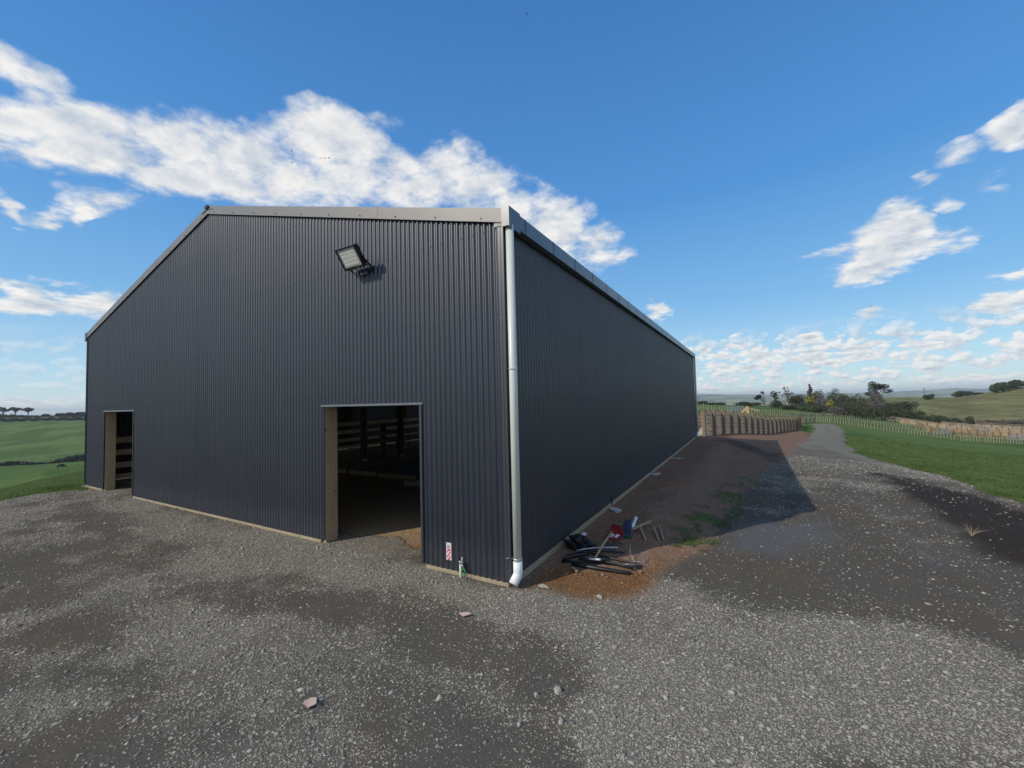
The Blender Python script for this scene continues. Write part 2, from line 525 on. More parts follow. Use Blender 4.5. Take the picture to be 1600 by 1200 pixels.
def H(x, y):
    x = np.asarray(x, float); y = np.asarray(y, float)
    z = base_h(x, y)
    r = np.hypot(x - CAM[0], y - CAM[1])
    # the shed platform is level
    ex = np.maximum(np.maximum(-W - x, x), 0); ey = np.maximum(np.maximum(-y, y - L), 0)
    d = np.hypot(ex, ey)
    z = z * sstep(d, 0.3, 3.0)
    amp = np.interp(r, [0, 14, 25, 60, 300, 700, 3000, 13000], [0, 0.0, .05, .15, .9, 1.2, 3.5, 20]) * sstep(d, 0.5, 4)
    z = z + (fbm(x, y, 0.02, 3, 5) - .5) * amp + (fbm(x, y, 0.11, 3, 9) - .5) * amp * .25
    far = sstep(r, 4200, 6000) * (1 - sstep(r, 9000, 10500))
    z = z + far * (fbm(x, y, 0.0016, 4, 21) - .5) * 34
    # small relief of the yard
    near = 1 - sstep(r, 20, 40)
    out = sstep(d, 0.02, 0.5)
    z = z + near * (1.0 * out) * ((fbm(x, y, 1.1, 3, 2) - .5) * 0.035 + (fbm(x, y, 5.0, 2, 4) - .5) * 0.012)
    xc = 3.15 + .045 * (y - 4) + .35 * np.sin(y * .22)
    z = z - .028 * np.exp(-((np.abs(x - xc) - .78) / .18) ** 2) * sstep(y, .5, 3) * (1 - sstep(y, 30, 45))
    # loose fill thrown up beside the long wall
    bank = np.exp(-((x - 0.75 - 0.03 * y) / 0.55) ** 2) * sstep(y, 0.3, 2.0) * (1 - sstep(y, 15, 22))
    z = z + bank * (0.03 + 0.10 * fbm(x, y, 1.7, 3, 31)) * sstep(x, 0.02, 0.35)
    return z


def hit(px, py, maxd=9000):
    """where the line of sight through a point of the photograph meets the ground"""
    d = ray(px, py)
    t = np.exp(np.linspace(math.log(2.2), math.log(maxd), 6000))
    X = CAM[0] + d[0] * t; Y = CAM[1] + d[1] * t; Z = CAM[2] + d[2] * t
    k = Z - H(X, Y)
    i = np.argmax(k < 0)
    if k[i] >= 0: i = len(t) - 1
    D = t[i]
    return np.array([X[i], Y[i], float(H(X[i], Y[i]))]), D


def ground(px, D):
    """ground point in the column px at forward distance D"""
    p = CAM + ray(px, 640) * D
    return np.array([p[0], p[1], float(H(p[0], p[1]))])


def poly_from_px(pts):
    return np.array([hit(x, y)[0][:2] for x, y in pts])


def sdf(P, x, y):
    """signed distance to polygon, positive inside"""
    d = np.full(x.shape, 1e9); ins = np.zeros(x.shape, bool)
    n = len(P)
    for i in range(n):
        ax, ay = P[i]; bx, by = P[(i + 1) % n]
        ex, ey = bx - ax, by - ay
        t = np.clip(((x - ax) * ex + (y - ay) * ey) / (ex * ex + ey * ey + 1e-12), 0, 1)
        d = np.minimum(d, np.hypot(x - ax - t * ex, y - ay - t * ey))
        c = ((ay > y) != (by > y)) & (x < (bx - ax) * (y - ay) / (by - ay + 1e-12) + ax)
        ins ^= c
    return np.where(ins, d, -d)


# gravel: yard in front, the track past the shed, and its run over the brow
track_px = [(1600, 790), (1500, 752), (1400, 727), (1337, 708), (1322, 690), (1319, 676), (1311, 666), (1300, 662.5), (1268, 662.5), (1272, 671), (1262, 680), (1245, 690)]
P_TRACK = poly_from_px(track_px)
P_GRAVEL = np.vstack([P_TRACK, [[2.3, 9.5], [-.2, 2.0], [-.2, .3], [-12.95, 0.3]],
                      poly_from_px([(134, 766), (100, 767), (60, 772), (0, 783)]), [[-22, -4], [-24, -40], [40, -40], [30, -3], [9.5, 2.0]]])
P_DIRT = np.vstack([poly_from_px([(858, 922), (900, 930), (962, 934), (1000, 925), (1050, 893), (1102, 850), (1150, 790), (1175, 760), (1216, 722), (1262, 690), (1265, 676)]),
                    [ground(1256, 50)[:2], ground(1250, 58)[:2], ground(1243, 64)[:2], ground(1170, 70)[:2], ground(1085, 64)[:2], [-14, 40], [-14, 18], [0, 17.9], [-.05, .1]]])
P_MUD = poly_from_px([(1360, 738), (1450, 755), (1530, 777), (1610, 805), (1640, 900), (1590, 888), (1540, 860), (1450, 800)])
P_OCHRE = poly_from_px([(812, 918), (850, 921), (900, 931), (975, 933), (1020, 915), (1050, 885), (1030, 868), (1000, 888), (940, 893), (880, 880), (850, 888)])
P_PALE = np.vstack([poly_from_px([(600, 905), (812, 930), (960, 940), (1052, 896), (1078, 903), (1112, 955), (1180, 972), (1300, 970), (1450, 985), (1605, 1022), (1605, 1195), (1250, 1195), (880, 1195), (862, 1130), (908, 1060), (885, 1005), (800, 990), (740, 945)])])
P_PALE2 = poly_from_px([(208, 778), (505, 852), (520, 860), (600, 905), (560, 925), (430, 890), (330, 900), (250, 850), (150, 800)])
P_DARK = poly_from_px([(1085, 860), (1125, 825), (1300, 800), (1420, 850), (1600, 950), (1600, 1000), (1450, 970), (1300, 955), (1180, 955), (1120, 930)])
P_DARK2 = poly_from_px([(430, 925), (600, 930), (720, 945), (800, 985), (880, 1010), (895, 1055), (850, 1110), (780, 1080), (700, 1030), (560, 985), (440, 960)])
P_CUT = poly_from_px([(1128, 688), (1165, 690), (1225, 712), (1212, 724), (1172, 708)])
P_SMOOTH = poly_from_px([(1120, 830), (1180, 812), (1290, 815), (1300, 850), (1220, 868), (1140, 865)])
P_SMOOTH2 = poly_from_px([(1310, 750), (1400, 790), (1480, 860), (1460, 890), (1400, 850), (1330, 790)])
P_YARD2 = poly_from_px([(1440, 664), (1560, 680), (1615, 690), (1615, 672), (1520, 661), (1380, 653)])


def classes(x, y):
    wob = (fbm(x, y, 0.9, 4, 50) - .5)
    r = np.hypot(x - CAM[0], y - CAM[1])
    k = np.interp(r, [2, 15, 80], [.5, .7, 1.5])
    g = sdf(P_GRAVEL, x, y) + wob * k
    gravel = sstep(g, -.12, .12)
    dirt = sstep(sdf(P_DIRT, x, y) + wob * k * 0.9, -.15, .15)
    mud = sstep(sdf(P_MUD, x, y) + wob * k * 1.4, -.2, .25)
    mud = np.maximum(mud, .75 * sstep(sdf(P_CUT, x, y) + wob * 1.5, -.3, .4))
    ochre = sstep(sdf(P_OCHRE, x, y) + wob * .35, -.1, .12)
    dark_smooth = np.maximum(sstep(sdf(P_SMOOTH, x, y) + wob * .6, -.15, .3), sstep(sdf(P_SMOOTH2, x, y) + wob * 1.1, -.2, .5) * .8)
    yard = sstep(sdf(P_YARD2, x, y) + wob * 4, -2, 2)
    ins = ((x > -W) & (x < -.03) & (y > 0.30 + .5 * fbm(x, y, 2.2, 3, 12)) & (y < L)).astype(float)
    dirt = np.maximum(dirt, ins)
    gravel = np.maximum(gravel, ((x > -W - .3) & (x < 0) & (y > -.1) & (y < 1.2) & (ins < .5)).astype(float))
    ochre = np.maximum(ochre, ins * np.exp(-(((x + 1.5) / .6) ** 2 + ((y - .2) / .7) ** 2)) * .8)
    dirt = np.maximum(dirt, yard)
    # orange strip where the pad was cut at the left edge
    grass = (1 - gravel) * (1 - dirt)
    # weeds coming up on the bank
    weedp = sstep(fbm(x, y, 1.9, 4, 77), .47, .66) * np.exp(-((x - 1.42 - .15 * (y - 2)) / .40) ** 2) * sstep(y, 1.0, 1.9) * (1 - sstep(y, 6.5, 9))
    grass = np.maximum(grass, weedp * .58)
    mid = sstep(sdf(P_TRACK, x, y), 0, .5)
    pale = sstep(.55 * fbm(x * .45 + y * .12, y * 1.25, 0.8, 5, 60) + .45 * fbm(x, y, 1.6, 4, 62) + .30 * (fbm(x, y, 0.16, 2, 64) - .5), .38, .64)

    def blob(cx, cy, rx, ry):
        return np.exp(-((x - cx) / rx) ** 2 - ((y - cy) / ry) ** 2)
    pale = np.maximum(pale, .8 * (x > 4) * (sdf(P_TRACK, x, y) > 0) * (1 - sstep(sdf(P_TRACK, x, y), 1.0, 1.8)))
    ragged = wob * 1.3 + (fbm(x, y, 3.1, 3, 66) - .5) * .5

    def area(P, soft=.3, k_=1.0):
        return sstep(sdf(P, x, y) + ragged * k_, -soft, soft)
    pale = pale * (.55 + .35 * (x < -1.5)) + .10 + .62 * area(P_PALE) + .40 * area(P_PALE2) + .35 * np.exp(-((y + .35) / .35) ** 2) * (x < 0.4) * (x > -12)
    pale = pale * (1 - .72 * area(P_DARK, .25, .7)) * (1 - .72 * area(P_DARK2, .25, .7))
    pale = np.clip(pale + .45 * sstep(y, 6.5, 10) * (x > 1.5), 0, 1)
    dry = sstep(np.arctan2(x - CAM[0], y - CAM[1]), .1, .3) * sstep(r, 170, 240) * (1 - sstep(r, 900, 1500))
    return dict(grass=grass, dirt=np.clip(dirt - grass, 0, 1), mud=mud * (1 - grass), pale=pale, ochre=ochre, dark_smooth=dark_smooth, dry=dry, yard=yard,
                inside=ins, gravel=gravel)


# polar sheet about the photographer's feet, fine in the part that is looked at
a0, a1 = math.radians(-92), math.radians(34)
fine = np.arange(a0, a1, math.radians(0.26))
coarse = np.arange(a1, a0 + 2 * math.pi - 1e-6, math.radians(3.0))
AZ = np.concatenate([fine, coarse])
RR = [0.35]
while RR[-1] < 12500:
    r = RR[-1]
    k = 0.035 if r < 1.5 else 0.0075 if r < 12 else 0.010 if r < 40 else 0.016 if r < 120 else 0.02 if r < 900 else 0.022
    RR.append(r * (1 + k))
RR = np.array(RR)
na, nr = len(AZ), len(RR)
AA, RG = np.meshgrid(AZ, RR)
GX = CAM[0] + np.sin(AA) * RG
GY = CAM[1] + np.cos(AA) * RG
GZ = H(GX, GY)
cl = classes(GX.ravel(), GY.ravel())
gx, gy, gz = GX.ravel(), GY.ravel(), GZ.ravel()
# centre point closes the sheet
gx = np.append(gx, CAM[0]); gy = np.append(gy, CAM[1]); gz = np.append(gz, float(H(CAM[0], CAM[1])))
cid = len(gx) - 1
A1 = np.stack([cl['grass'], cl['dirt'], cl['mud'], np.ones_like(cl['grass'])], 1)
A2 = np.stack([cl['pale'], cl['ochre'], cl['dry'], np.ones_like(cl['grass'])], 1)
A3 = np.stack([cl['dark_smooth'], cl['yard'], cl['inside'], np.ones_like(cl['grass'])], 1)
A1 = np.vstack([A1, A1[:1]]); A2 = np.vstack([A2, A2[:1]]); A3 = np.vstack([A3, A3[:1]])
ii, jj = np.meshgrid(np.arange(nr - 1), np.arange(na), indexing='ij')
j2 = (jj + 1) % na
quads = np.stack([ii * na + jj, (ii + 1) * na + jj, (ii + 1) * na + j2, ii * na + j2], -1).reshape(-1, 4)
qr = RG[:-1, :].ravel()
qa = AA[:-1, :].ravel()
fc = {k: cl[k][quads[:, 0]] for k in ('grass', 'dirt', 'inside', 'gravel', 'yard')}
region = np.zeros(len(quads), int)                     # 0 gravel
region[fc['dirt'] > .5] = 1
region[(fc['grass'] > .5)] = 2
region[(qr > 150) & (fc['yard'] < .5)] = 3
region[(qr > 1500)] = 4
region[fc['inside'] > .5] = 5


def ground_material():
    m, n, b = mat('ground')
    co = n.n('ShaderNodeNewGeometry').outputs['Position']
    at1 = n.n('ShaderNodeSeparateXYZ', {0: n.n('ShaderNodeAttribute', attribute_name='a1').outputs['Vector']})
    at2 = n.n('ShaderNodeSeparateXYZ', {0: n.n('ShaderNodeAttribute', attribute_name='a2').outputs['Vector']})
    at3 = n.n('ShaderNodeSeparateXYZ', {0: n.n('ShaderNodeAttribute', attribute_name='a3').outputs['Vector']})
    grass, dirt, mud = at1.outputs
    pale, ochre, dry = at2.outputs
    dark_smooth, yard, inside = at3.outputs
    n_s = n.noise(co, 55, 3, 0.7)
    n_m = n.noise(co, 9, 5, 0.65)
    n_b = n.noise(co, 0.9, 4, 0.6)
    vor = n.n('ShaderNodeTexVoronoi', {'Vector': co, 'Scale': 62.0})
    vor2 = n.n('ShaderNodeTexVoronoi', {'Vector': co, 'Scale': 27.0})
    rs = n.n('ShaderNodeSeparateColor', {0: vor.outputs['Color']})
    rs2 = n.n('ShaderNodeSeparateColor', {0: vor2.outputs['Color']})
    # grit
    grit = n.mix(n_s, (0.048, 0.044, 0.037), (0.150, 0.136, 0.112))
    grit = n.mix(n.m('MULTIPLY', n.sm(n_b, 0.4, 0.7), 0.35), grit, (0.12, 0.085, 0.05))
    stone = n.mix(rs.outputs[1], (0.22, 0.20, 0.155), (0.46, 0.42, 0.33))
    stone2 = n.mix(rs2.outputs[1], (0.25, 0.225, 0.175), (0.50, 0.455, 0.36))
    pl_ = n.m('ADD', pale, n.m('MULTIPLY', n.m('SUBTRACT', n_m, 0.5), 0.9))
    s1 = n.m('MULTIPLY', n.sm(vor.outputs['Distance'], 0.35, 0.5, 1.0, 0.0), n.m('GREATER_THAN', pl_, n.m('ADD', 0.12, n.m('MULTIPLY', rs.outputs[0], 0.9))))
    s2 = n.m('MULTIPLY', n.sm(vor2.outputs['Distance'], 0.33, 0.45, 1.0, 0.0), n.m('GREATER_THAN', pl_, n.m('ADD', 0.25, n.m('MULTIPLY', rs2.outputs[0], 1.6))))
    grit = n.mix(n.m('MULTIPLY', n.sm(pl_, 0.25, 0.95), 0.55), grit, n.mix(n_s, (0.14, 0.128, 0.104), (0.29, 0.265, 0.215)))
    c = n.mix(s1, grit, stone)
    c = n.mix(s2, c, stone2)
    hgt = n.m('ADD', n.m('MULTIPLY', n_s, 0.35), n.m('ADD', n.m('MULTIPLY', s1, 0.5), n.m('MULTIPLY', s2, 0.9)))
    # darker, smoother patches
    c = n.mix(n.m('MULTIPLY', dark_smooth, 0.22), c, (0.09, 0.085, 0.08))
    # dirt fill
    dcol = n.mix(n_m, (0.13, 0.080, 0.052), (0.30, 0.195, 0.13))
    dcol = n.mix(n.m('MULTIPLY', n.sm(n.noise(co, 0.5, 3, .5), 0.45, 0.65), 0.7), dcol, (0.27, 0.135, 0.085))
    dst = n.m('MULTIPLY', n.sm(vor.outputs['Distance'], 0.3, 0.42, 1.0, 0.0), n.m('GREATER_THAN', rs.outputs[0], n.m('SUBTRACT', 1.02, n.m('MULTIPLY', n_m, 0.45))))
    dcol = n.mix(dst, dcol, (0.34, 0.28, 0.22))
    dcol = n.mix(yard, dcol, (0.28, 0.20, 0.12))
    dcol = n.mix(n.m('MULTIPLY', inside, 0.85), dcol, n.mix(n_m, (0.30, 0.21, 0.12), (0.45, 0.33, 0.20)))
    c = n.mix(dirt, c, dcol)
    oc = n.mix(n_m, (0.09, 0.042, 0.018), (0.27, 0.14, 0.055))
    c = n.mix(n.m('MULTIPLY', ochre, n.sm(n.m('ADD', n_m, n.m('MULTIPLY', rs.outputs[0], .25)), 0.42, 0.66)), c, oc)
    mst = n.noise(n.n('ShaderNodeMapping', {'Vector': co, 'Scale': (3.5, .6, 1), 'Rotation': (0, 0, -.25)}), 3, 5, .65)
    mcol = n.mix(mst, (0.016, 0.012, 0.010), (0.062, 0.044, 0.033))
    c = n.mix(n.m('MULTIPLY', mud, n.sm(mst, 0.2, 0.42)), c, mcol)
    # grass: growth in patches, blades as fine grain
    g1 = n.noise(co, 0.16, 6, 0.62)
    g2 = n.noise(n.n('ShaderNodeMapping', {'Vector': co, 'Scale': (1, 1, .3)}), 2.2, 6, 0.7)
    g3 = n.noise(co, 0.022, 5, 0.6)
    gc = n.mix(n.sm(g2, 0.3, 0.7), (0.065, 0.115, 0.026), (0.145, 0.205, 0.056))
    gc = n.mix(n.m('MULTIPLY', n.sm(g1, 0.45, 0.68), 0.55), gc, (0.15, 0.18, 0.075))
    gc = n.mix(n.m('MULTIPLY', n.sm(g3, 0.44, 0.56), 0.65), gc, (0.045, 0.095, 0.018))
    dc = n.mix(n.sm(g3, 0.3, 0.7), (0.15, 0.145, 0.055), (0.29, 0.26, 0.11))
    dc = n.mix(n.m('MULTIPLY', n.sm(g1, 0.42, 0.66), 0.6), dc, (0.09, 0.10, 0.04))
    terr = n.noise(n.n('ShaderNodeMapping', {'Vector': co, 'Scale': (.05, .05, 1.6)}), 1.4, 5, .7)
    dc = n.mix(n.m('MULTIPLY', n.sm(terr, 0.45, 0.62), 0.55), dc, (0.07, 0.075, 0.028))
    gc = n.mix(dry, gc, dc)
    ge = n.m('ADD', grass, n.m('MULTIPLY', n.m('SUBTRACT', g2, 0.5), 0.8))
    gm = n.m('MULTIPLY', n.sm(ge, 0.42, 0.58), n.m('GREATER_THAN', grass, 0.02))
    c = n.mix(gm, c, gc)
    # a far plain of paddocks, hedges and woods
    cd = n.vm('LENGTH', n.vm('SUBTRACT', co, tuple(CAM)), out=1)
    vp = n.n('ShaderNodeTexVoronoi', {'Vector': n.n('ShaderNodeMapping', {'Vector': co, 'Scale': (1, 1.0, 0)}), 'Scale': 0.006})
    vps = n.n('ShaderNodeSeparateColor', {0: vp.outputs['Color']})
    pc = n.mix(vps.outputs[0], (0.12, 0.20, 0.07), (0.42, 0.42, 0.24))
    wood = n.sm(n.noise(co, 0.004, 6, .65), 0.5, 0.56)
    pc = n.mix(wood, pc, (0.018, 0.032, 0.016))
    c = n.mix(n.sm(cd, 1100, 1500), c, pc)
    n.put(b.inputs['Base Color'], c)
    r_ = n.m('SUBTRACT', 0.95, n.m('MULTIPLY', dark_smooth, 0.30))
    n.put(b.inputs['Roughness'], n.m('SUBTRACT', r_, n.m('MULTIPLY', mud, 0.2)))
    n.put(b.inputs['Specular IOR Level'], n.m('ADD', 0.06, n.m('MULTIPLY', dark_smooth, 0.3)))
    gh = n.m('MULTIPLY', g2, n.m('MULTIPLY', gm, 4.0))
    dh = n.m('MULTIPLY', n_m, n.m('MULTIPLY', dirt, 3.0))
    mh = n.m('MULTIPLY', mst, n.m('MULTIPLY', mud, 4.0))
    hh = n.m('ADD', n.m('ADD', hgt, gh), n.m('ADD', dh, mh))
    n.put(b.inputs['Normal'], n.n('ShaderNodeBump', {'Height': hh, 'Strength': 0.9, 'Distance': 0.012}))
    return m


M_GROUND = ground_material()


def np_mesh(name, V, Fq, material, smooth=False, attrs=None):
    me = bpy.data.meshes.new(name)
    k = Fq.shape[1]
    me.vertices.add(len(V)); me.loops.add(Fq.size); me.polygons.add(len(Fq))
    me.vertices.foreach_set('co', np.ascontiguousarray(V, dtype=np.float32).ravel())
    me.loops.foreach_set('vertex_index', Fq.astype(np.int32).ravel())
    me.polygons.foreach_set('loop_start', (np.arange(len(Fq)) * k).astype(np.int32))
    if smooth: me.polygons.foreach_set('use_smooth', np.ones(len(Fq), bool))
    for an, arr in (attrs or {}).items():
        at_ = me.attributes.new(an, 'FLOAT_COLOR', 'POINT')
        at_.data.foreach_set('color', np.ascontiguousarray(arr, dtype=np.float32).ravel())
    me.materials.append(material)
    me.update(calc_edges=True)
    me.validate()
    return me


for k, nm in enumerate(['gravel_yard', 'dirt_bank', 'grass_field', 'hills', 'plain', 'shed_floor']):
    q = quads[region == k]
    used, inv = np.unique(q.ravel(), return_inverse=True)
    me = np_mesh(nm, np.stack([gx[used], gy[used], gz[used]], 1), inv.reshape(-1, 4), M_GROUND, True,
                 {'a1': A1[used], 'a2': A2[used], 'a3': A3[used]})
    tag(put(nm, me), kind='structure')
# the disc right under the camera
tri = np.stack([np.full(na, cid), np.arange(na), (np.arange(na) + 1) % na], 1)
used, inv = np.unique(tri.ravel(), return_inverse=True)
me = np_mesh('gravel_patch', np.stack([gx[used], gy[used], gz[used]], 1), inv.reshape(-1, 3), M_GROUND, True, {'a1': A1[used], 'a2': A2[used], 'a3': A3[used]})
tag(put('gravel_patch', me), kind='structure')

# the sea out to the left
m, n, b = mat('sea_water')
b.inputs['Base Color'].default_value = (0.02, 0.05, 0.07, 1)
b.inputs['Roughness'].default_value = 0.35
sea = []
fs = []
ang = np.radians(np.arange(-130, -39, 5))
for a_ in ang:
    for r in (900, 12400): sea.append((CAM[0] + math.sin(a_) * r, CAM[1] + math.cos(a_) * r, -38.0))
for i in range(len(ang) - 1): fs.append((2 * i, 2 * i + 2, 2 * i + 3, 2 * i + 1))
tag(MB().add(sea, fs).build('sea', m), kind='structure')


# ------------------------------------------------------------------ the shed
PITCH_R, DEPTH = 0.0762, 0.0185
SUB = 14
shed = thing('farm_shed', 'long dark corrugated steel farm shed with a low gable and two open doorways', 'shed', (0, 0, 0))


def ztop(u):
    return HE + (HA - HE) * min(u, W - u) / (W / 2) - 0.02


DOORS = [(16, 40), (129, 152)]          # in ribs from the near corner
DH = 1.955


def prof(i):
    c = math.cos(2 * math.pi * i / SUB)
    return -DEPTH * (0.5 + 0.5 * math.tanh(1.25 * c) / math.tanh(1.25))


def front_sheet(r0, r1, off):
    mb = MB()
    idx = {}
    i0, i1 = r0 * SUB, r1 * SUB + SUB // 2 if r1 < 169 else r1 * SUB

    def vert(i, zb):
        if (i, zb) not in idx:
            u = i / SUB * PITCH_R
            u = min(u, W)
            y = prof(i) - off
            mb.v.append((-u, y, zb)); mb.v.append((-u, y, ztop(u)))
            idx[(i, zb)] = len(mb.v) - 2
        return idx[(i, zb)]
    for i in range(i0, i1):
        zb = 0.040
        for a, b_ in DOORS:
            if a * SUB <= i < b_ * SUB: zb = DH
        p, q = vert(i, zb), vert(i + 1, zb)
        mb.f.append((p, p + 1, q + 1, q))
    return mb


for k in range(17):
    r0, r1 = k * 10, min(k * 10 + 10, 169)
    mb = front_sheet(r0, r1, 0.0008 * (k % 2))
    o = mb.build('corrugated_sheet', M_WALL, shed, True)
    # fasteners hold each sheet a hair out of true
    cx = -(r0 + 5) * PITCH_R
    ang_ = RNG.normal(0, 0.0007)
    o.matrix_local = Matrix.Translation((cx, 0, 0)) @ Matrix.Rotation(ang_, 4, 'Z') @ Matrix.Translation((-cx, 0, 0))


def side_sheet_mesh(name, zb, zt, nr_=10, extra=True):
    mb = MB()
    n_ = nr_ * SUB + (SUB // 2 if extra else 0)
    for i in range(n_ + 1):
        y = i / SUB * PITCH_R
        mb.v.append((-prof(i), y, zb)); mb.v.append((-prof(i), y, zt))
    for i in range(n_):
        mb.f.append((2 * i, 2 * i + 2, 2 * i + 3, 2 * i + 1))
    return mb.mesh(name, M_WALL, True)


me_side = side_sheet_mesh('side_sheet', 0.07, 3.93)
me_left = side_sheet_mesh('left_sheet', 0.115, 3.93)
me_last = side_sheet_mesh('side_sheet_end', 0.07, 3.93, 5, False)
for k in range(24):
    y0 = k * 0.762
    o = put('corrugated_sheet', me_side if k < 23 else me_last, shed, (0.0008 * (k % 2), y0, 0), (0, 0, RNG.normal(0, 0.0007)))
    o = put('corrugated_sheet', me_left, shed, (-W - 0.0008 * (k % 2), y0 + 0.762 if k < 23 else L, 0), (0, 0, math.pi))
# back wall, plain gable of the same steel
mb = MB()
for i in range(169 * SUB // 2 + 1):
    u = min(i * 2 / SUB * PITCH_R, W)
    mb.v.append((-u, L - prof(i * 2), 0.08)); mb.v.append((-u, L - prof(i * 2), ztop(u)))
for i in range(169 * SUB // 2):
    if 1.5 < (i + .5) * 2 / SUB * PITCH_R < 11.4: mb.v[2 * i] = mb.v[2 * i][:2] + (3.2,)     # unseen opening added in the back gable to light the interior
    mb.f.append((2 * i, 2 * i + 2, 2 * i + 3, 2 * i + 1))
mb.build('back_wall', M_WALL, shed, True)

# roof
RL = (W / 2) / math.cos(math.atan((HA - HE) / (W / 2))) + 0.06
RA = math.atan((HA - HE) / (W / 2))
mb = MB()
for i in range(147 + 1):
    y = i / SUB * PITCH_R
    h = 0.5 * -prof(i)
    mb.v.append((0, y, h)); mb.v.append((RL * math.cos(RA), y, h - RL * math.sin(RA)))
for i in range(147): mb.f.append((2 * i, 2 * i + 1, 2 * i + 3, 2 * i + 2))
me_roof = mb.mesh('roof_sheet', M_ROOF, True)
for k in range(23):
    put('roof_sheet', me_roof, shed, (-W / 2, k * 0.776, HA + 0.03 + 0.0008 * (k % 2)))
    put('roof_sheet', me_roof, shed, (-W / 2, k * 0.776 + 0.80, HA + 0.03 + 0.0008 * (k % 2)), (0, 0, math.pi))
# ridge cap
mb = MB()
xa, za = -W / 2, HA + 0.075
for s in (-1, 1):
    mb.hexa([(xa, -0.05, za), (xa + s * .2, -0.05, za - .2 * math.tan(RA)), (xa + s * .2, L + .05, za - .2 * math.tan(RA)), (xa, L + .05, za),
             (xa, -0.05, za + .012), (xa + s * .2, -0.05, za + .002 - .2 * math.tan(RA)), (xa + s * .2, L + .05, za + .002 - .2 * math.tan(RA)), (xa, L + .05, za + .012)])
mb.build('ridge_cap', M_FLASH, shed)
MB().box(xa - .05, xa + .05, -.075, .05, za + .005, za + .05).build('ridge_end_cap', M_DARKFL, shed)

# purlins and rafters that hold the roof (seen through the doorways)
for k in range(5):
    y = 0.3 + k * (L - .6) / 4
    mb = MB()
    for s in (-1, 1):
        mb.bar((xa, y, HA - .16), (xa + s * W / 2 * .985, y, HE - .14), .06, .2)
    mb.build('rafter', M_WOODDARK, shed)


def rake_z(x):
    return HE + (HA - HE) * (1 - abs(x - xa) / (W / 2))


# barge flashings, in lapped lengths
for s in (1, -1):
    xs = [0, 2.2, 4.55, 6.46 if s > 0 else 6.50]
    if s > 0: xs = [0, 2.05, 4.5, 5.97, 6.44 + .075]
    for i in range(len(xs) - 1):
        xa0, xb0 = xa + s * xs[i], xa + s * (xs[i + 1] + (0.05 if i < len(xs) - 2 else 0))
        yo = -0.036 - 0.0022 * (i % 2)
        mb = MB()
        z0a, z0b = rake_z(xa0), rake_z(xb0)
        lo, hi = -0.018, 0.135
        if s > 0 and i >= 2: pass
        mb.hexa([(xa0, yo, z0a + lo), (xb0, yo, z0b + lo), (xb0, yo + .002, z0b + lo), (xa0, yo + .002, z0a + lo),
                 (xa0, yo, z0a + hi), (xb0, yo, z0b + hi), (xb0, yo + .002, z0b + hi), (xa0, yo + .002, z0a + hi)])
        mb.hexa([(xa0, yo, z0a + hi), (xb0, yo, z0b + hi), (xb0, .14, z0b + hi), (xa0, .14, z0a + hi),
                 (xa0, yo, z0a + hi + .002), (xb0, yo, z0b + hi + .002), (xb0, .14, z0b + hi + .002), (xa0, .14, z0a + hi + .002)])
        # drip lip turned out along the lower edge
        mb.hexa([(xa0, yo - .008, z0a + lo - .006), (xb0, yo - .008, z0b + lo - .006), (xb0, yo, z0b + lo - .001), (xa0, yo, z0a + lo - .001),
                 (xa0, yo - .008, z0a + lo - .003), (xb0, yo - .008, z0b + lo - .003), (xb0, yo, z0b + lo + .002), (xa0, yo, z0a + lo + .002)])
        mb.build('barge_flashing', M_FLASH, shed)
# small fasteners along the barge
mb = MB()
for s in (1, -1):
    for i in range(10):
        x = xa + s * (0.25 + i * 0.66); z = rake_z(x) + .015
        mb.box(x - .006, x + .006, -.048, -.040, z - .006, z + .006)
tag(mb.build('barge_screws', M_SCREW, shed), kind='stuff')

# gutters: a box channel each side, straps across the joints, first length deeper
for s, x0 in ((1, 0.0), (-1, -W)):
    g = MB()
    xo, xi = x0 + s * .115, x0 + s * .022
    xl, xh = min(xo, xi), max(xo, xi)
    t = .003
    g.box(min(xo, xo - s * t), max(xo, xo - s * t), -.045, L + .04, 3.865, 4.035)      # face
    g.box(xl + t, xh - t, -.045, L + .04, 3.865, 3.868)                                # sole
    g.box(min(xi, xi + s * t), max(xi, xi + s * t), -.045, L + .04, 3.868, 3.99)       # back
    g.box(xl, xh, -.049, -.045, 3.84, 4.05)                                            # stop end
    g.build('gutter', M_GUTTER, shed)
    MB().box(min(xo + s * .001, xo + s * .004), max(xo + s * .001, xo + s * .004), -.049, .20, 3.825, 4.052).build('gutter_end_plate', M_GUTTER, shed)
    mbk = MB().box(min(xo + s * .0012, xo + s * .0042), max(xo + s * .0012, xo + s * .0042), -.007, .007, 3.860, 4.039)
    mbk.box(min(xo, x0), max(xo, x0), -.007, .007, 4.0385, 4.0415)
    me_b = mbk.mesh('gutter_strap', M_DARKFL)
    for i in range(22):
        put('gutter_strap', me_b, shed, (0, 0.335 + i * 0.785, 0))
# little closing plate under the barge end
MB().box(-.085, .11, -.034, -.028, 3.862, 3.905).build('barge_return', M_FLASH, shed)

# corner flashings
for x0, s in ((0.0, 1), (-W, -1)):
    g = MB()
    a_, b_ = (x0 + s * .022, x0 + s * .025)
    g.box(min(a_, b_), max(a_, b_), -.026, .075, .06, 3.86)
    c_ = x0 + s * .022; d_ = x0 - s * .048
    g.box(min(c_, d_), max(c_, d_), -.026, -.023, .06, 3.86)
    g.tube([(d_, -.026, .06), (d_, -.026, 3.86)], .005, 6)
    g.tube([(x0 - s * .012, -.027, .06), (x0 - s * .012, -.027, 3.86)], .0045, 6)
    g.tube([(x0 + s * .025, .075, .06), (x0 + s * .025, .075, 3.86)], .005, 6)
    g.build('corner_flashing', M_DARKFL, shed)

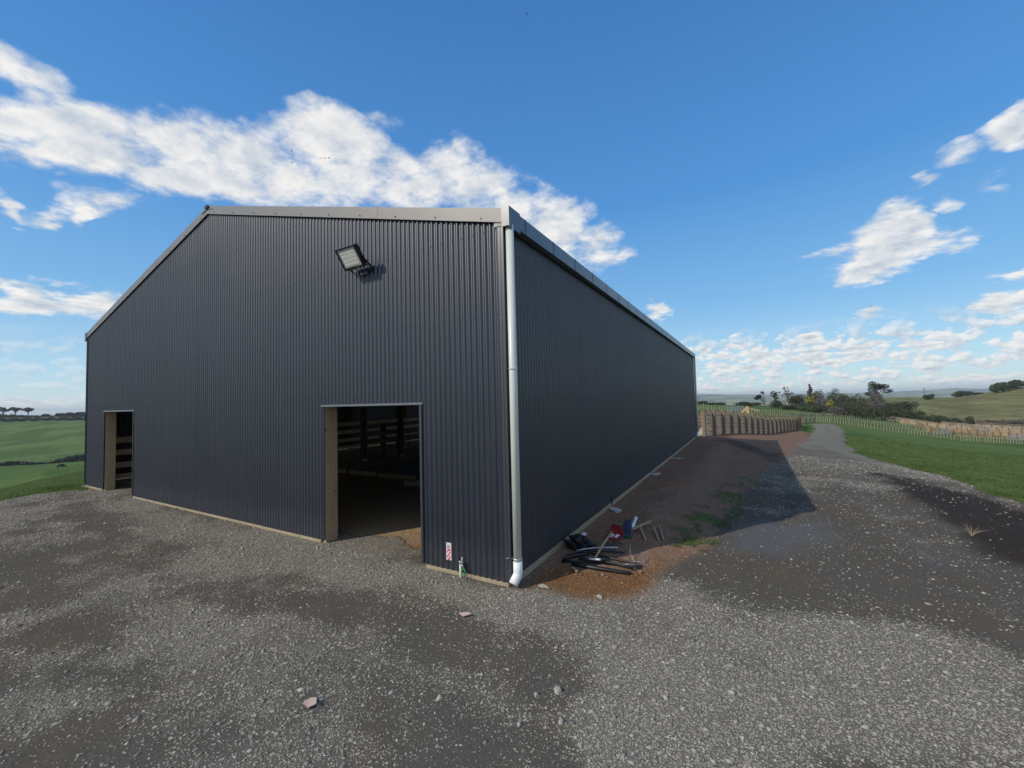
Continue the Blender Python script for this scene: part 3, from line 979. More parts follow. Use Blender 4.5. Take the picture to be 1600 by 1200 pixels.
# doorways: head flashings, steel edge trims and the timber posts at the left jambs
for a, b_ in DOORS:
    xr, xl = -a * PITCH_R, -b_ * PITCH_R
    MB().box(xl - .06, xr + .05, -.024, -.020, DH - .014, DH + .012).box(xl - .06, xr + .05, -.032, .06, DH - .017, DH - .014).build('head_flashing', M_GUTTER, shed)
    MB().box(xr - .003, xr + .0, -.024, .05, .06, DH - .022).box(xr + .0, xr + .03, -.024, -.0215, .06, DH - .022).build('jamb_flashing', M_DARKFL, shed)
    o = MB().box(xl - .055, xl + .002, .008, .205, -.15, DH + .05).build('door_post', M_WOOD, shed)
    bevel(o, .006, 2)
    o = MB().box(xr + .004, xr + .055, .055, .20, -.15, DH + .05).build('door_post', M_WOOD, shed)
    for z in (.30, .17):
        MB().tube([(xl + .002, .11, z), (xl + .012, .11, z)], .011, 8).build('bolt', M_GALV, shed)
    o = MB().box(xl - .2, xr + .2, .06, .11, DH + .045, DH + .24).build('lintel', M_WOODDARK, shed)

# base boards in lengths, butted
fr = [(-W + .02, -11.66), (-9.76, -6.6), (-6.595, -3.13), (-1.15, -.01)]
for xa0, xb0 in fr:
    bevel(MB().box(xa0, xb0, -.020, .027, -.16, .037).build('base_board', M_WOODGREY, shed), .004)
yy = [0.03, 3.64, 7.2, 10.8, 14.4, 17.88]
for i in range(5):
    bevel(MB().box(-.026, .021, yy[i] + (.003 if i else 0), yy[i + 1], -.22, .067).build('base_board', M_WOODGREY, shed), .004)
    bevel(MB().box(-W - .02, -W + .027, yy[i] + (.003 if i else 0), yy[i + 1], -.22, .075).build('base_board', M_WOODGREY, shed), .004)
for y in (3.64, 7.2, 10.8):
    MB().box(.0215, .028, y - .014, y + .014, -.05, .16).build('board_bracket', M_BLACKMETAL, shed)

# screw heads in rows along the girts
mb = MB()
n6 = 6


def screw(x, y, z, ax):
    r = .0048
    if ax == 'y':
        mb.tube([(x, y, z), (x, y - .007, z)], r, n6)
    else:
        mb.tube([(x, y, z), (x + .007, y, z)], r, n6)


for z in (.13, 1.02, 1.92 + .14, 2.90, 3.84, 4.75):
    for r_ in range(1, 168, 2):
        u = r_ * PITCH_R
        if ztop(u) < z + .05: continue
        if any(a - .5 < r_ < b_ + .5 for a, b_ in DOORS) and z < DH: continue
        screw(-u, -DEPTH + .0005, z, 'y')
for z in (.14, 1.02, 2.0, 2.90, 3.78):
    for r_ in range(1, 234, 2):
        screw(DEPTH - .0005, r_ * PITCH_R, z, 'x')
tag(mb.build('screw_heads', M_SCREW, shed), kind='stuff')


# downpipes
def downpipe(y, lean=True):
    dp = MB()
    X = .078
    top = 3.87
    dp.tube([(X, y, top), (X, y, .24)], .0445, 20)
    o = dp.build('downpipe', M_PVC, shed, True)
    e = MB()
    path = [(X, y, .27), (X, y, .17)]
    for i in range(1, 7):
        t = math.radians(48) * i / 6
        R_ = .09
        path.append((X - (R_ - R_ * math.cos(t)) * .25, y - (R_ - R_ * math.cos(t)) * .9, .17 - R_ * math.sin(t)))
    lx, ly, lz = path[-1]
    path.append((lx - .012, ly - .045, lz - .05))
    e.tube(path, [.050] * len(path), 20)
    e.build('pipe_elbow', M_PVCWHITE, o, True)
    b_ = MB()
    b_.tube([(X + .051 * math.cos(t), y + .051 * math.sin(t), .30) for t in np.linspace(-math.pi, math.pi, 25)], .0055, 6, cap=False)
    b_.tube([(X - .045, y - .03, .30), (X - .10, y - .07, .305)], .006, 6)
    b_.build('pipe_bracket', M_GALV, o)
    c_ = MB()
    c_.tube([(X + .051 * math.cos(t), y + .051 * math.sin(t), 2.3) for t in np.linspace(-math.pi, math.pi, 25)], .0045, 6, cap=False)
    c_.build('pipe_bracket', M_PVC, o)
    return o


downpipe(.03)
downpipe(17.83)
MB().box(.112, .118, 17.70, 17.74, 1.9, 3.86).build('overflow_strip', M_PVC, shed)

# posts and cross walls inside
for x, y, h in ((-9.5, 6.12, 5.0), (-9.25, 7.63, 5.0), (-6.44, 9, 5.4), (-6.44, 4.4, 5.4), (-6.44, 13.5, 5.4), (-3.2, 9.2, 4.6), (-9.6, 12.5, 4.7)):
    if (x, y) == (-6.44, 4.4): continue
    MB().tube([(x, y, -.1), (x, y, h)], [.13, .11], 10).build('pole', M_WOODPOST, shed, True)
for k in range(6):
    y = 1.8 + k * 3.2
    MB().tube([(-W + .14, y, -.1), (-W + .14, y, 3.9)], [.11, .10], 10).build('pole', M_WOODPOST, shed, True)
for z in (1.05, 2.0, 2.95):
    MB().box(-W + .001, -W + .047, .3, L - .1, z - .035, z + .035).build('girt', M_WOODDARK, shed)

# stock rails against the left wall inside
rails = thing('stock_rail_fence', 'rail fence of dark boards inside the shed along its left wall', 'rail fence', (-12.45, 0, 0))
for k in range(5):
    y0 = .35 + k * 3.45
    for z, h in ((1.17, .16), (.84, .15), (.50, .15), (.20, .13)):
        bevel(MB().box(-.02, .02, y0, y0 + 3.44, z - h / 2, z + h / 2).build('rail', M_RAILPALE, rails), .004)
    bevel(MB().box(-.16, -.022, y0 - .06, y0 + .08, -.1, 1.3).build('post', M_WOODPOST, rails), .006)
inner = thing('loading_pen_fence', 'dark inner pen fence of three boards deep inside the shed behind the wide doorway', 'rail fence', (-9.4, 6.9, 0))
for k, (x0, y0, x1, y1) in enumerate(((-.1, -.7, .15, .7), (.15, .7, .4, 3.6))):
    for z in (.35, .62, .9):
        MB().bar((x0, y0, z), (x1, y1, z), .035, .13).build('rail', M_WOODGREY, inner)
for x, y in ((-.1, .1), (.25, 1.9)):
    MB().box(x - .07, x + .07, y - .07, y + .07, -.05, 1.2).build('post', M_WOODDARK, inner)
hoop = MB().tube([(-8.6 + .30 * math.cos(t), 7.1, .72 + .36 * math.sin(t)) for t in np.linspace(0, math.pi, 15)], .012, 6)
hoop.tube([(-8.9, 7.1, .72), (-8.9, 7.1, 0)], .012, 6); hoop.tube([(-8.3, 7.1, .72), (-8.3, 7.1, 0)], .012, 6)
tag(hoop.build('steel_hoop', M_BLACKMETAL, None, True), 'dark steel hoop standing on the shed floor before the pen rails', 'hoop')

# edge board of the inner floor with its pegs
nib = thing('edge_board', 'low pale timber edge board on pegs across the floor inside the wide doorway', 'edge board', (-8.0, 4.1, 0))
for xa0, xb0 in ((-3.0, -.9), (-.895, 1.35), (1.355, 3.6), (3.605, 7.5)):
    bevel(MB().box(xa0, xb0, -.02, .025, -.06, .115).build('board', M_WOOD, nib), .003)
for x, h in ((.24, .33), (1.47, .17), (2.9, .16), (4.6, .3)):
    MB().box(x - .02, x + .02, -.062, -.021, -.1, h).build('peg', M_WOODDARK, nib)
MB().box(-8.0, -.1, 4.13, L - .2, -.05, .035).build('inner_floor', M_WOODDARK, shed)
tag(bevel(MB().bar((-4.9, 3.45, .07), (-4.0, 3.75, .09), .16, .12).build('timber_block', M_WOODGREY), .006), 'short squared timber lying on the shed floor right inside the wide doorway', 'timber')

# ------------------------------------------------------------------ floodlight on the gable
fl = thing('floodlight', 'black square LED floodlight on a bracket high on the front wall', 'floodlight', (-2.17, -.02, 3.88))
TILT = math.radians(34)


def fl_local(x, v, d):
    """x along wall, v up the lamp face, d out of the face"""
    return (x, -.235 - v * math.sin(TILT) - d * math.cos(TILT), .0 + v * math.cos(TILT) - d * math.sin(TILT))


def fl_box(mb, x0, x1, v0, v1, d0, d1):
    return mb.hexa([fl_local(x0, v0, d1), fl_local(x1, v0, d1), fl_local(x1, v0, d0), fl_local(x0, v0, d0),
                    fl_local(x0, v1, d1), fl_local(x1, v1, d1), fl_local(x1, v1, d0), fl_local(x0, v1, d0)])


mb = MB()
fl_box(mb, -.185, .185, -.155, .135, -.05, .0)
for (x0, x1, v0, v1) in ((-.185, .185, .118, .135), (-.185, .185, -.155, -.118), (-.185, -.166, -.118, .118), (.166, .185, -.118, .118)):
    fl_box(mb, x0, x1, v0, v1, .0005, .022)
o = mb.build('housing', M_BLACKMETAL, fl); bevel(o, .004, 2)
mb = MB()
for i in range(9):
    x = -.16 + i * .04
    fl_box(mb, x - .003, x + .003, -.12, .11, -.075, -.051)
mb.build('cooling_fin', M_BLACKMETAL, fl)
m, n, b = mat('lamp_lens')
b.inputs['Base Color'].default_value = (.62, .63, .60, 1); b.inputs['Roughness'].default_value = .25
co = n.n('ShaderNodeTexCoord').outputs['Object']
n.put(b.inputs['Base Color'], n.mix(n.noise(co, 30, 3), (.56, .57, .54), (.70, .71, .68)))
mb = MB(); fl_box(mb, -.165, .165, -.117, .117, .001, .008)
lens = mb.build('lens', m, fl)
M_LED = simple('led_chip', (.80, .80, .72), .3, .05)
M_LEDGAP = simple('led_board', (.34, .35, .33), .4, .05)
me = None
for r_ in range(4):
    for c_ in range(5):
        x = -.108 + c_ * .054; v = -.078 + r_ * .050
        mb = MB(); fl_box(mb, x - .0255, x + .0255, v - .0225, v + .0225, .0085, .0105)
        bevel(mb.build('led_module', M_LED, lens), .003)
mb = MB(); fl_box(mb, -.142, .142, -.108, .098, .0079, .0083); mb.build('led_board', M_LEDGAP, lens)
# worn maker's mark on the lower rim: three pale strokes
mb = MB()
for i, wd_ in enumerate((.012, .018, .010)):
    fl_box(mb, .055 + i * .026, .055 + i * .026 + wd_, -.141, -.133, .0221, .0224)
mb.build('rim_print', M_GALV, fl)
# U bracket and wall plate
mb = MB()
for s in (-1, 1):
    a_ = fl_local(s * .192, -.02, -.02); c_ = (s * .19, -.03, -.12)
    mb.bar(a_, c_, .028, .006, (0, .3, 1))
mb.bar((-.19, -.03, -.12), (.19, -.03, -.12), .006, .04, (0, .1, 1))
mb.build('bracket', M_BLACKMETAL, fl)
mb = MB().box(-.06, .06, -.022, .0, -.17, -.08)
mb.build('wall_plate', M_GALV, fl)
mb = MB(); fl_box(mb, -.045, .045, -.04, .05, -.10, -.076); mb.build('driver_box', M_BLACKMETAL, fl)
mb = MB(); mb.tube([fl_local(0, -.03, -.10), (.02, -.08, -.10), (.03, -.03, -.18), (.03, -.005, -.22)], .005, 6); mb.build('cable', M_BLACK, fl, True)

# ------------------------------------------------------------------ sign and tap low on the front wall
sg = thing('safety_sign', 'small white notice with two red symbols low on the front wall near the corner', 'sign', (-.80, -.0215, .247))
bevel(MB().box(-.036, .036, -.002, 0, -.098, .098).build('plate', M_WHITE, sg), .001)
Y0, Y1 = -.0028, -.0022
mb = MB()
mb.box(-.027, .027, Y0, Y1, -.026, .030)
mb.build('square_symbol', M_PINK, sg)
mb = MB()
mb.bar((-.020, -.0032, -.018), (.018, -.0032, .006), .0006, .012, (0, 0, 1))
mb.box(-.020, -.008, -.0036, -.003, .008, .022)
mb.build('symbol_mark', M_WHITE, sg)
mb = MB()
pts = [(.027 * math.cos(t), Y0, -.060 + .027 * math.sin(t)) for t in np.linspace(0, 2 * math.pi, 25)[:-1]]
mb.add(pts + [(p[0], Y1, p[2]) for p in pts], [tuple(range(23, -1, -1))] + [(i, (i + 1) % 24, 24 + (i + 1) % 24, 24 + i) for i in range(24)])
mb.build('round_symbol', M_PINK, sg)
mb = MB(); mb.bar((-.014, -.0032, -.074), (.016, -.0032, -.046), .0006, .011, (0, 0, 1)); mb.build('symbol_mark', M_WHITE, sg)
mb = MB()
for z, x0, x1 in ((.083, -.028, -.012), (.083, -.004, .022), (.062, -.027, .027), (.052, -.02, .02), (.040, -.027, .027), (-.092, -.02, .02)):
    mb.box(x0, x1, Y0, Y1, z - .0032, z + .0032)
mb.build('print_line', M_INK, sg)

tp = thing('garden_tap', 'grey standpipe tap with a small green hose loop at the foot of the front wall', 'tap', (-.605, -.06, 0))
MB().tube([(0, 0, -.1), (-.004, 0, .165)], .0125, 10).build('standpipe', M_PVC, tp, True)
MB().tube([(-.004, 0, .155), (-.004, 0, .185)], .017, 10).build('pipe_cap', M_GALV, tp, True)
MB().tube([(0, 0, .15), (.025, -.01, .15), (.04, -.015, .14), (.042, -.016, .115)], .0085, 8).tube([(.025, -.01, .155), (.025, -.01, .178)], .005, 6).bar((.003, -.01, .18), (.05, -.012, .18), .008, .006).build('valve', M_GALV, tp, True)
MB().tube([(.01, .01, .15), (.012, .012, .225)], .005, 6).build('clip_rod', M_WHITE, tp, True)
MB().tube([(.048 + .026 * math.cos(t), -.014, .072 + .040 * math.sin(t)) for t in np.linspace(0, 2 * math.pi, 22)], .0065, 8).build('hose_loop', M_GREEN, tp, True)

# ------------------------------------------------------------------ scrap heap beside the long wall
def G(px, py, dz=0.0):
    p, D = hit(px, py)
    return Vector((p[0], p[1], p[2] + dz))


def T(o, label, cat, group=None):
    return tag(o, label, cat, group)


def bent(a, b, sag=.0, side=.0, n_=7):
    a, b = Vector(a), Vector(b)
    d = b - a
    s_ = Vector((-d.y, d.x, 0)).normalized()
    return [a + d * t + s_ * side * math.sin(math.pi * t) + Vector((0, 0, sag * math.sin(math.pi * t))) for t in np.linspace(0, 1, n_)]


pipes = [((878, 879), (1001, 890), .017, .015, .02, 'longest black pipe lying across the scrap heap, its left end nearest the wall'),
         ((894, 884), (986, 898), .024, .02, -.03, 'thick black pipe along the front edge of the scrap heap'),
         ((903, 869), (976, 867), .012, .045, .02, 'thin black pipe crossing under the wooden handle in the scrap heap'),
         ((886, 874), (950, 857), .010, .05, .01, 'thin black pipe pointing from the black bag side towards the red plate'),
         ((924, 870), (1004, 888), .013, .04, -.02, 'black pipe with its right end beside the orange stone'),
         ((905, 880), (990, 893), .015, .05, .03, 'black pipe lying on top of the front pipes in the scrap heap'),
         ((880, 877), (920, 868), .019, .03, 0, 'short black pipe at the left end of the scrap heap')]
for a_, b_, r_, dz_, sd_, lb in pipes:
    T(MB().tube(bent(G(*a_, dz_), G(*b_, dz_ * .6), .01, sd_), r_, 8).build('black_pipe', M_BLACK, None, True), lb, 'pipe', 'black pipes of the scrap heap')
T(MB().tube(bent(G(901, 868, .06), G(966, 861, .04), .01, .02), .011, 8).build('grey_pipe', M_GALV, None, True), 'thin grey pipe lying over the black pipes below the black bag', 'pipe')
mb = MB().tube([G(921, 883, .07), G(939, 885, .075)], .012, 10)
wp = mb.build('white_pipe_piece', M_PVCWHITE, None, True)
MB().tube([G(938.6, 885, .075), G(943, 885.3, .075)], .014, 10).build('end_cap', M_BLACK, wp, True)
T(wp, 'short white pipe with a black end on top of the black pipes', 'pipe')
sh = MB().tube([G(929, 881, .05), G(943, 866, .12), G(957, 850, .16)], .014, 8).build('broom_handle', M_WOODGREY, None, True)
T(sh, 'pale wooden handle leaning from the pipes up to the red plate', 'handle')
# folded red plate
rp = thing('red_plate', 'broken red plastic plate with white print at the head of the wooden handle', 'plate', G(960, 850, .13))
mb = MB()
mb.hexa([(-.13, -.10, -.05), (.10, -.14, -.03), (.13, .03, .0), (-.06, .05, .02), (-.13, -.10, -.042), (.10, -.14, -.022), (.13, .03, .008), (-.06, .05, .028)])
mb.build('plate', M_RED, rp)
MB().hexa([(-.07, .052, .02), (.13, .032, .0), (.09, .04, .10), (-.05, .07, .11), (-.07, .060, .02), (.13, .040, .0), (.09, .048, .10), (-.05, .078, .11)]).build('folded_edge', M_RED, rp)
MB().hexa([(-.05, -.07, -.026), (-.005, -.078, -.022), (.01, -.02, -.006), (-.03, -.02, -.002), (-.05, -.07, -.018), (-.005, -.078, -.014), (.01, -.02, .003), (-.03, -.02, .005)]).hexa(
    [(.02, -.08, -.02), (.06, -.09, -.018), (.08, -.02, -.002), (.04, -.02, -.004), (.02, -.08, -.012), (.06, -.09, -.010), (.08, -.02, .006), (.04, -.02, .006)]).build('print', M_WHITE, rp)


def lump(name, material, loc, size, seed, label=None, cat=None, group=None, sub=2, rough=.35, parent=None):
    bm_ = __import__('bmesh').new()
    __import__('bmesh').ops.create_icosphere(bm_, subdivisions=sub, radius=1)
    rr_ = random.Random(seed)
    off = [rr_.uniform(0, 50) for _ in range(3)]
    from mathutils import noise as mn
    for v in bm_.verts:
        p = v.co.copy()
        k = 1 + rough * mn.noise(p * 1.3 + Vector(off)) + rough * .5 * mn.noise(p * 3.1 + Vector(off))
        v.co = Vector((p.x * size[0] * k, p.y * size[1] * k, p.z * size[2] * k))
    me_ = bpy.data.meshes.new(name)
    bm_.to_mesh(me_); bm_.free()
    me_.materials.append(material)
    o = put(name, me_, parent, loc, (0, 0, rr_.uniform(0, 6)))
    if label: T(o, label, cat, group)
    return o


bag = lump('black_bag', M_BLACK, G(908, 857, .05), (.20, .13, .085), 5, 'crumpled black plastic bag near the wall end of the scrap heap', 'bag', None, 4, .8)
mb = MB(); a_ = G(912, 852, .15)
mb.hexa([a_ + Vector(v) for v in ((-.03, -.05, -.02), (.03, -.06, -.03), (.04, .03, .0), (-.02, .04, .0), (-.03, -.05, -.012), (.03, -.06, -.022), (.04, .03, .009), (-.02, .04, .009))])
T(mb.build('pale_scrap', M_PVC), 'small pale grey scrap lying on the crumpled black bag', 'scrap')
# dented blue trough
bt = thing('blue_trough', 'upended blue and teal plastic piece behind the red plate', 'container', G(980, 838, .0))
MB().hexa([(-.055, -.05, .04), (.07, -.06, .04), (.08, .02, .04), (-.045, .04, .04), (-.03, .03, .22), (.05, .01, .22), (.045, .08, .20), (-.02, .09, .20)]).build('body', M_BLUE, bt)
MB().bar((-.075, -.06, .02), (.08, -.07, .03), .03, .03).bar((-.08, -.06, .02), (-.04, .02, .18), .015, .02).build('rim', M_TEAL, bt)
T(MB().tube([G(984, 839, .04), G(994, 822, .12)], [.02, .026], 10).build('white_tube', M_PVCWHITE, None, True), 'thick pale tube leaning beside the blue plastic piece', 'tube')
T(bevel(MB().bar(G(987, 834, .06), G(1017, 821, .06), .03, .03).build('timber_batten', M_WOODGREY), .003), 'pale batten leaning across the stakes right of the blue plastic piece', 'timber')
for i, (a_, b_, lb) in enumerate((((1000, 829), (1009, 847), 'weathered stake lying below the pale batten'),
                                  ((1022, 829), (1029, 846), 'left one of the two thin stakes at the grass edge of the bank'),
                                  ((1031, 827), (1037, 845), 'right one of the two thin stakes at the grass edge of the bank'))):
    T(MB().bar(G(*a_, .05), G(*b_, .02), .024, .02).build('stake', M_WOODGREY), lb, 'stake', 'stakes on the bank')
T(MB().tube([G(985, 864, .12), G(985, 872, .06), G(990, 880, .02), G(998, 882, .03)], .004, 5).build('wire', M_GALV, None, True), 'bent grey wire sticking up right of the black pipes', 'wire')
T(MB().tube([G(1003, 876, .10), G(1003, 888, .03), G(985, 890, .06), G(975, 889, .05)], .005, 5).build('wire', M_GALV, None, True), 'bent wire hooked round the orange stone', 'wire')
T(MB().bar(G(894, 889, .02), G(902, 896, .02), .03, .015).build('wood_scrap', M_WOODGREY), 'short pale splinter of wood on the orange soil left of the stones', 'wood')
M_OSTONE = simple('orange_stone', (.27, .16, .09), .9, .3, 14, bump=.5)
M_GSTONE = simple('pale_stone', (.36, .34, .29), .9, .25, 14, bump=.5)
for i, (px, py, s_, lb, mt) in enumerate((
        (1000, 895, .055, 'largest orange stone at the right end of the black pipes', M_OSTONE),
        (942, 899, .045, 'left of two orange stones in front of the pipe heap', M_OSTONE), (947, 904, .04, 'pinkish stone in front of the pipe heap', M_OSTONE),
        (937, 934, .05, 'tan stone where the gravel meets the orange soil', M_GSTONE),
        (961, 1012, .035, 'big grey stone alone on the gravel before the scrap heap', M_GSTONE), (872, 1081, .055, 'flat pale shard of stone on the open gravel', M_GSTONE),
        (838, 1087, .035, 'rounded pale pebble beside the flat shard', M_GSTONE), (811, 1133, .03, 'round pale pebble near the bottom edge', M_GSTONE),
        (877, 1130, .04, 'upright pale shard near the bottom edge', M_GSTONE))):
    lump('stone', mt, G(px, py, s_ * .15), (s_ * .62, s_ * .42, s_ * .34), 40 + i, lb, 'stone', None, 2, .5)


def sheetlet(name, px, py, pts, material, label, cat):
    c = G(px, py, .012)
    n_ = len(pts)
    mb = MB()
    vs_ = [(c.x + x, c.y + y, c.z + z) for x, y, z in pts]
    mb.add(vs_ + [(x, y, z + .004) for x, y, z in vs_], [tuple(range(n_ - 1, -1, -1)), tuple(range(n_, 2 * n_))] + [(i, (i + 1) % n_, n_ + (i + 1) % n_, n_ + i) for i in range(n_)])
    T(mb.build(name, material), label, cat)


sheetlet('cardboard_scrap', 487, 1101, [(-.055, -.02, 0), (.02, -.045, .0), (.055, -.005, .012), (.0, .035, .01), (-.045, .02, 0)], M_CARD, 'torn pinkish card scrap on the gravel in the foreground', 'card')
sheetlet('cardboard_scrap', 725, 963, [(-.05, -.015, .01), (.01, -.03, 0), (.07, .02, .015), (.02, .02, .02)], M_CARD, 'thin curled card scrap on dark gravel below the sign', 'card')
sheetlet('stone_slab', 851, 919, [(-.075, -.01, 0), (-.015, -.03, .0), (.06, -.01, 0), (.015, .02, .008), (-.045, .03, .01)], M_GSTONE, 'flat pale slab between the downpipe and the orange soil', 'slab')
for i, (px, py, lb) in enumerate(((959, 798, 'nearest pale concrete spill at the foot of the long wall'), (1022, 741, 'second pale concrete spill along the long wall'), (1056, 717, 'farthest pale concrete spill along the long wall'))):
    p = G(px, py)
    lump('concrete_spill', M_CONC, (max(p.x, .10) + .05, p.y, float(H(p.x + .05, p.y)) + .01), (.12, .20, .012), 70 + i, lb, 'concrete', 'concrete spills by the footings', 2, .6)

# timber pile at the far corner of the shed
pp = ground(1103, 27)
T(bevel(MB().bar(G(1092.5, 681, .05), G(1102, 669, .35), .30, .05).build('leaning_plank', M_RAILPALE), .006), 'pale plank leaning on the rubble at the far corner of the shed', 'plank')
for i, (px, py, s_, lb) in enumerate(((1103, 674, .38, 'tallest grey stump of the rubble by the far downpipe'), (1109, 678, .26, 'low grey block right of the stump'), (1112, 675, .22, 'small block against the first yard post'))):
    lump('rubble_block', M_WOODPOST, G(px, py, .12), (s_, s_ * .7, s_), 90 + i, lb, 'rubble', 'rubble by the far corner', 2, .5)


# ------------------------------------------------------------------ fences
def rail_fence(name, label, A, B, post_px, n_post, nr_, hgt, rail_h, mat_r, mat_p, post_w=.17, side=1, span=1, group=None, uneven=.0):
    """posts standing on the ground from A to B, boards nailed along one side"""
    A, B = np.array(A, float), np.array(B, float)
    root = thing(name, label, 'rail fence', A, 0, group)
    d = B - A; d[2] = 0
    u = d / np.linalg.norm(d)
    nrm = Vector((-u[1], u[0], 0)) * side
    rng = random.Random(n_post * 7 + nr_)
    ps = []
    for i in range(n_post):
        t = i / (n_post - 1)
        q = A + (B - A) * t
        z = float(H(q[0], q[1]))
        ps.append(Vector((q[0], q[1], z)))
    av = Vector(A)
    ang = math.atan2(u[1], u[0])
    mbp = MB().box(-post_w / 2, post_w / 2, -post_w / 2, post_w / 2, -.3, hgt + .05)
    me_p = mbp.mesh('post', mat_p)
    for p in ps:
        o = put('post', me_p, root, p - av + Vector((0, 0, rng.uniform(-.04, .04))), (rng.uniform(-.015, .015), rng.uniform(-.015, .015), ang))
    gap = hgt / nr_
    for i in range(0, n_post - 1, span):
        j = min(i + span, n_post - 1)
        for k in range(nr_):
            z = gap * (k + .5) + rng.uniform(-.015, .015)
            a_ = ps[i] - av + nrm * (post_w / 2 + .025) + Vector((0, 0, z))
            b_ = ps[j] - av + nrm * (post_w / 2 + .025) + Vector((0, 0, z))
            MB().bar(a_, b_, .05, rail_h).build('rail', mat_r, root)
    return root


rail_fence('yard_fence', 'tall timber stock yard fence of close boards running away from the far shed corner', ground(1099, 27.5), ground(1243, 56), None, 18, 6, 1.72, .195, M_RAILPALE, M_WOODPOST, .2)
rail_fence('yard_fence', 'second board fence seen just over the tall stock yard fence', ground(1085, 39), ground(1243, 63), None, 12, 5, 1.85, .17, M_RAILORANGE, M_WOODPOST, .16, span=1)
rail_fence('yard_fence', 'short pale board fence turning the end of the tall stock yard', ground(1244.5, 56), ground(1250.5, 66), None, 4, 5, 1.7, .15, M_RAILPALE, M_WOODDARK, .18, side=1)
rail_fence('yard_fence', 'short rail fence between the stock yard end and the batten fence', ground(1252.5, 72), ground(1271, 78), None, 4, 4, 1.15, .14, M_RAILPALE, M_WOODPOST, .14)

# leaning timber frame over the inner yard
p = ground(1166, 66)
T(MB().bar((p[0] - .9, p[1], p[2] + .9), (p[0] + .1, p[1], p[2] + 1.95), .06, .32).bar((p[0] + .2, p[1], p[2] - .1), (p[0] + .2, p[1], p[2] + 2.2), .3, .3, (0, 1, 0)).bar(
    (p[0] - .1, p[1], p[2] + 2.1), (p[0] + 1.8, p[1] + .3, p[2] + 1.4), .06, .15).build('timber_brace', M_RAILORANGE), 'orange timber post with slanting braces over the inner yard', 'timber brace')


def steel_gate(px, D, wd, hgt, dirang, label, lift=0.0):
    p = ground(px, D)
    root = thing('steel_gate', label, 'gate', (p[0], p[1], p[2] + lift), dirang, 'steel gates of the yards')
    f = MB()
    f.tube([(0, 0, .1), (wd, 0, .1), (wd, 0, hgt), (0, 0, hgt), (0, 0, .1)], .05, 6)
    f.build('gate_frame', M_GALV, root)
    for k in range(1, 5):
        MB().tube([(0, 0, .1 + (hgt - .1) * k / 5), (wd, 0, .1 + (hgt - .1) * k / 5)], .05, 6).build('gate_bar', M_GALV, root)
    for x in (wd * .33, wd * .66): MB().tube([(x, 0, .1), (x, 0, hgt)], .035, 6).build('gate_stay', M_GALV, root)
    return root


AX = math.atan2(RT[1], RT[0])
steel_gate(1136, 82, 3.3, 1.15, AX, 'long low steel gate in the batten fence behind the stock yard')
steel_gate(1463, 94, 2.8, 1.25, AX - .15, 'grey steel gate left in the near rails of the far yards')
steel_gate(1519, 104, 3.6, 1.9, AX - .1, 'tall bluish steel race gate in the middle of the far yards', .1)
steel_gate(1573, 88, 3.4, 1.25, AX - .2, 'grey steel gate right in the near rails of the far yards')
steel_gate(1385, 128, 3.4, 1.2, AX, 'pale steel gate at the left end of the far yards')


def batten_fence(label, pts, spacing, hgt, fat_every=8):
    P = [ground(px, D) for px, D in pts]
    root = thing('batten_fence', label, 'fence', P[0])
    av = Vector(P[0])
    me_b = MB().box(-.032, .032, -.03, .03, -.1, hgt).mesh('batten', M_BATTEN)
    me_p = MB().tube([(0, 0, -.1), (0, 0, hgt + .12)], .085, 6).mesh('post', M_WOODPOST)
    rng = random.Random(len(pts))
    tops, k, carry = [], 0, 0.0
    for a_, b_ in zip(P[:-1], P[1:]):
        d = np.linalg.norm((b_ - a_)[:2]); s_ = carry
        while s_ < d:
            q = a_ + (b_ - a_) * s_ / d
            z = float(H(q[0], q[1]))
            loc = Vector((q[0], q[1], z)) - av
            put('post' if k % fat_every == 0 else 'batten', me_p if k % fat_every == 0 else me_b, root, loc, (rng.uniform(-.03, .03), rng.uniform(-.03, .03), .4))
            tops.append(loc); k += 1; s_ += spacing
        carry = s_ - d
    for hh in (.25, .5, .75, .97):
        MB().tube([t + Vector((0, 0, hgt * hh)) for t in tops], .006, 3, cap=False).build('wire', M_GALV, root)
    return root


batten_fence('lower pale batten fence curving down the paddock past the end of the track', [(1272, 79), (1300, 80), (1337, 79.5), (1375, 78.5), (1412, 78), (1446, 77.5), (1487, 76.5), (1525, 76), (1562, 76), (1612, 76)], .52, 1.05)
batten_fence('upper pale batten fence running behind the stock yard to the far yards', [(1087, 86), (1136, 86), (1164, 86), (1196, 86), (1235, 89), (1270, 94), (1300, 97), (1337, 97.5), (1375, 98), (1412, 97), (1441, 95)], .56, 1.05)

rail_fence('far_yard_fence', 'nearest orange rail fence of the far yards on the right', ground(1441, 96), ground(1612, 90), None, 15, 5, 1.5, .12, M_RAILORANGE, M_WOODPOST, .2, side=1, span=2)
rail_fence('far_yard_fence', 'rail fence in the middle of the far yards behind the steel race gate', ground(1404, 118), ground(1612, 103), None, 14, 5, 1.6, .12, M_RAILORANGE, M_WOODPOST, .2, side=1, span=2)
rail_fence('far_yard_fence', 'third rail fence of the far yards, close under the bush', ground(1380, 128), ground(1612, 118), None, 14, 5, 1.6, .12, M_RAILPALE, M_WOODPOST, .2, side=1, span=2)
rail_fence('far_yard_fence', 'farthest rail fence of the far yards at the foot of the dry hill', ground(1470, 140), ground(1612, 134), None, 10, 4, 1.5, .16, M_RAILPALE, M_WOODPOST, .2, side=1, span=3)
rail_fence('far_yard_fence', 'grey rail fence on the rough ground below the dry hill', ground(1525, 165), ground(1612, 158), None, 8, 3, 1.4, .13, M_WOODGREY, M_WOODPOST, .18, side=1, span=2)
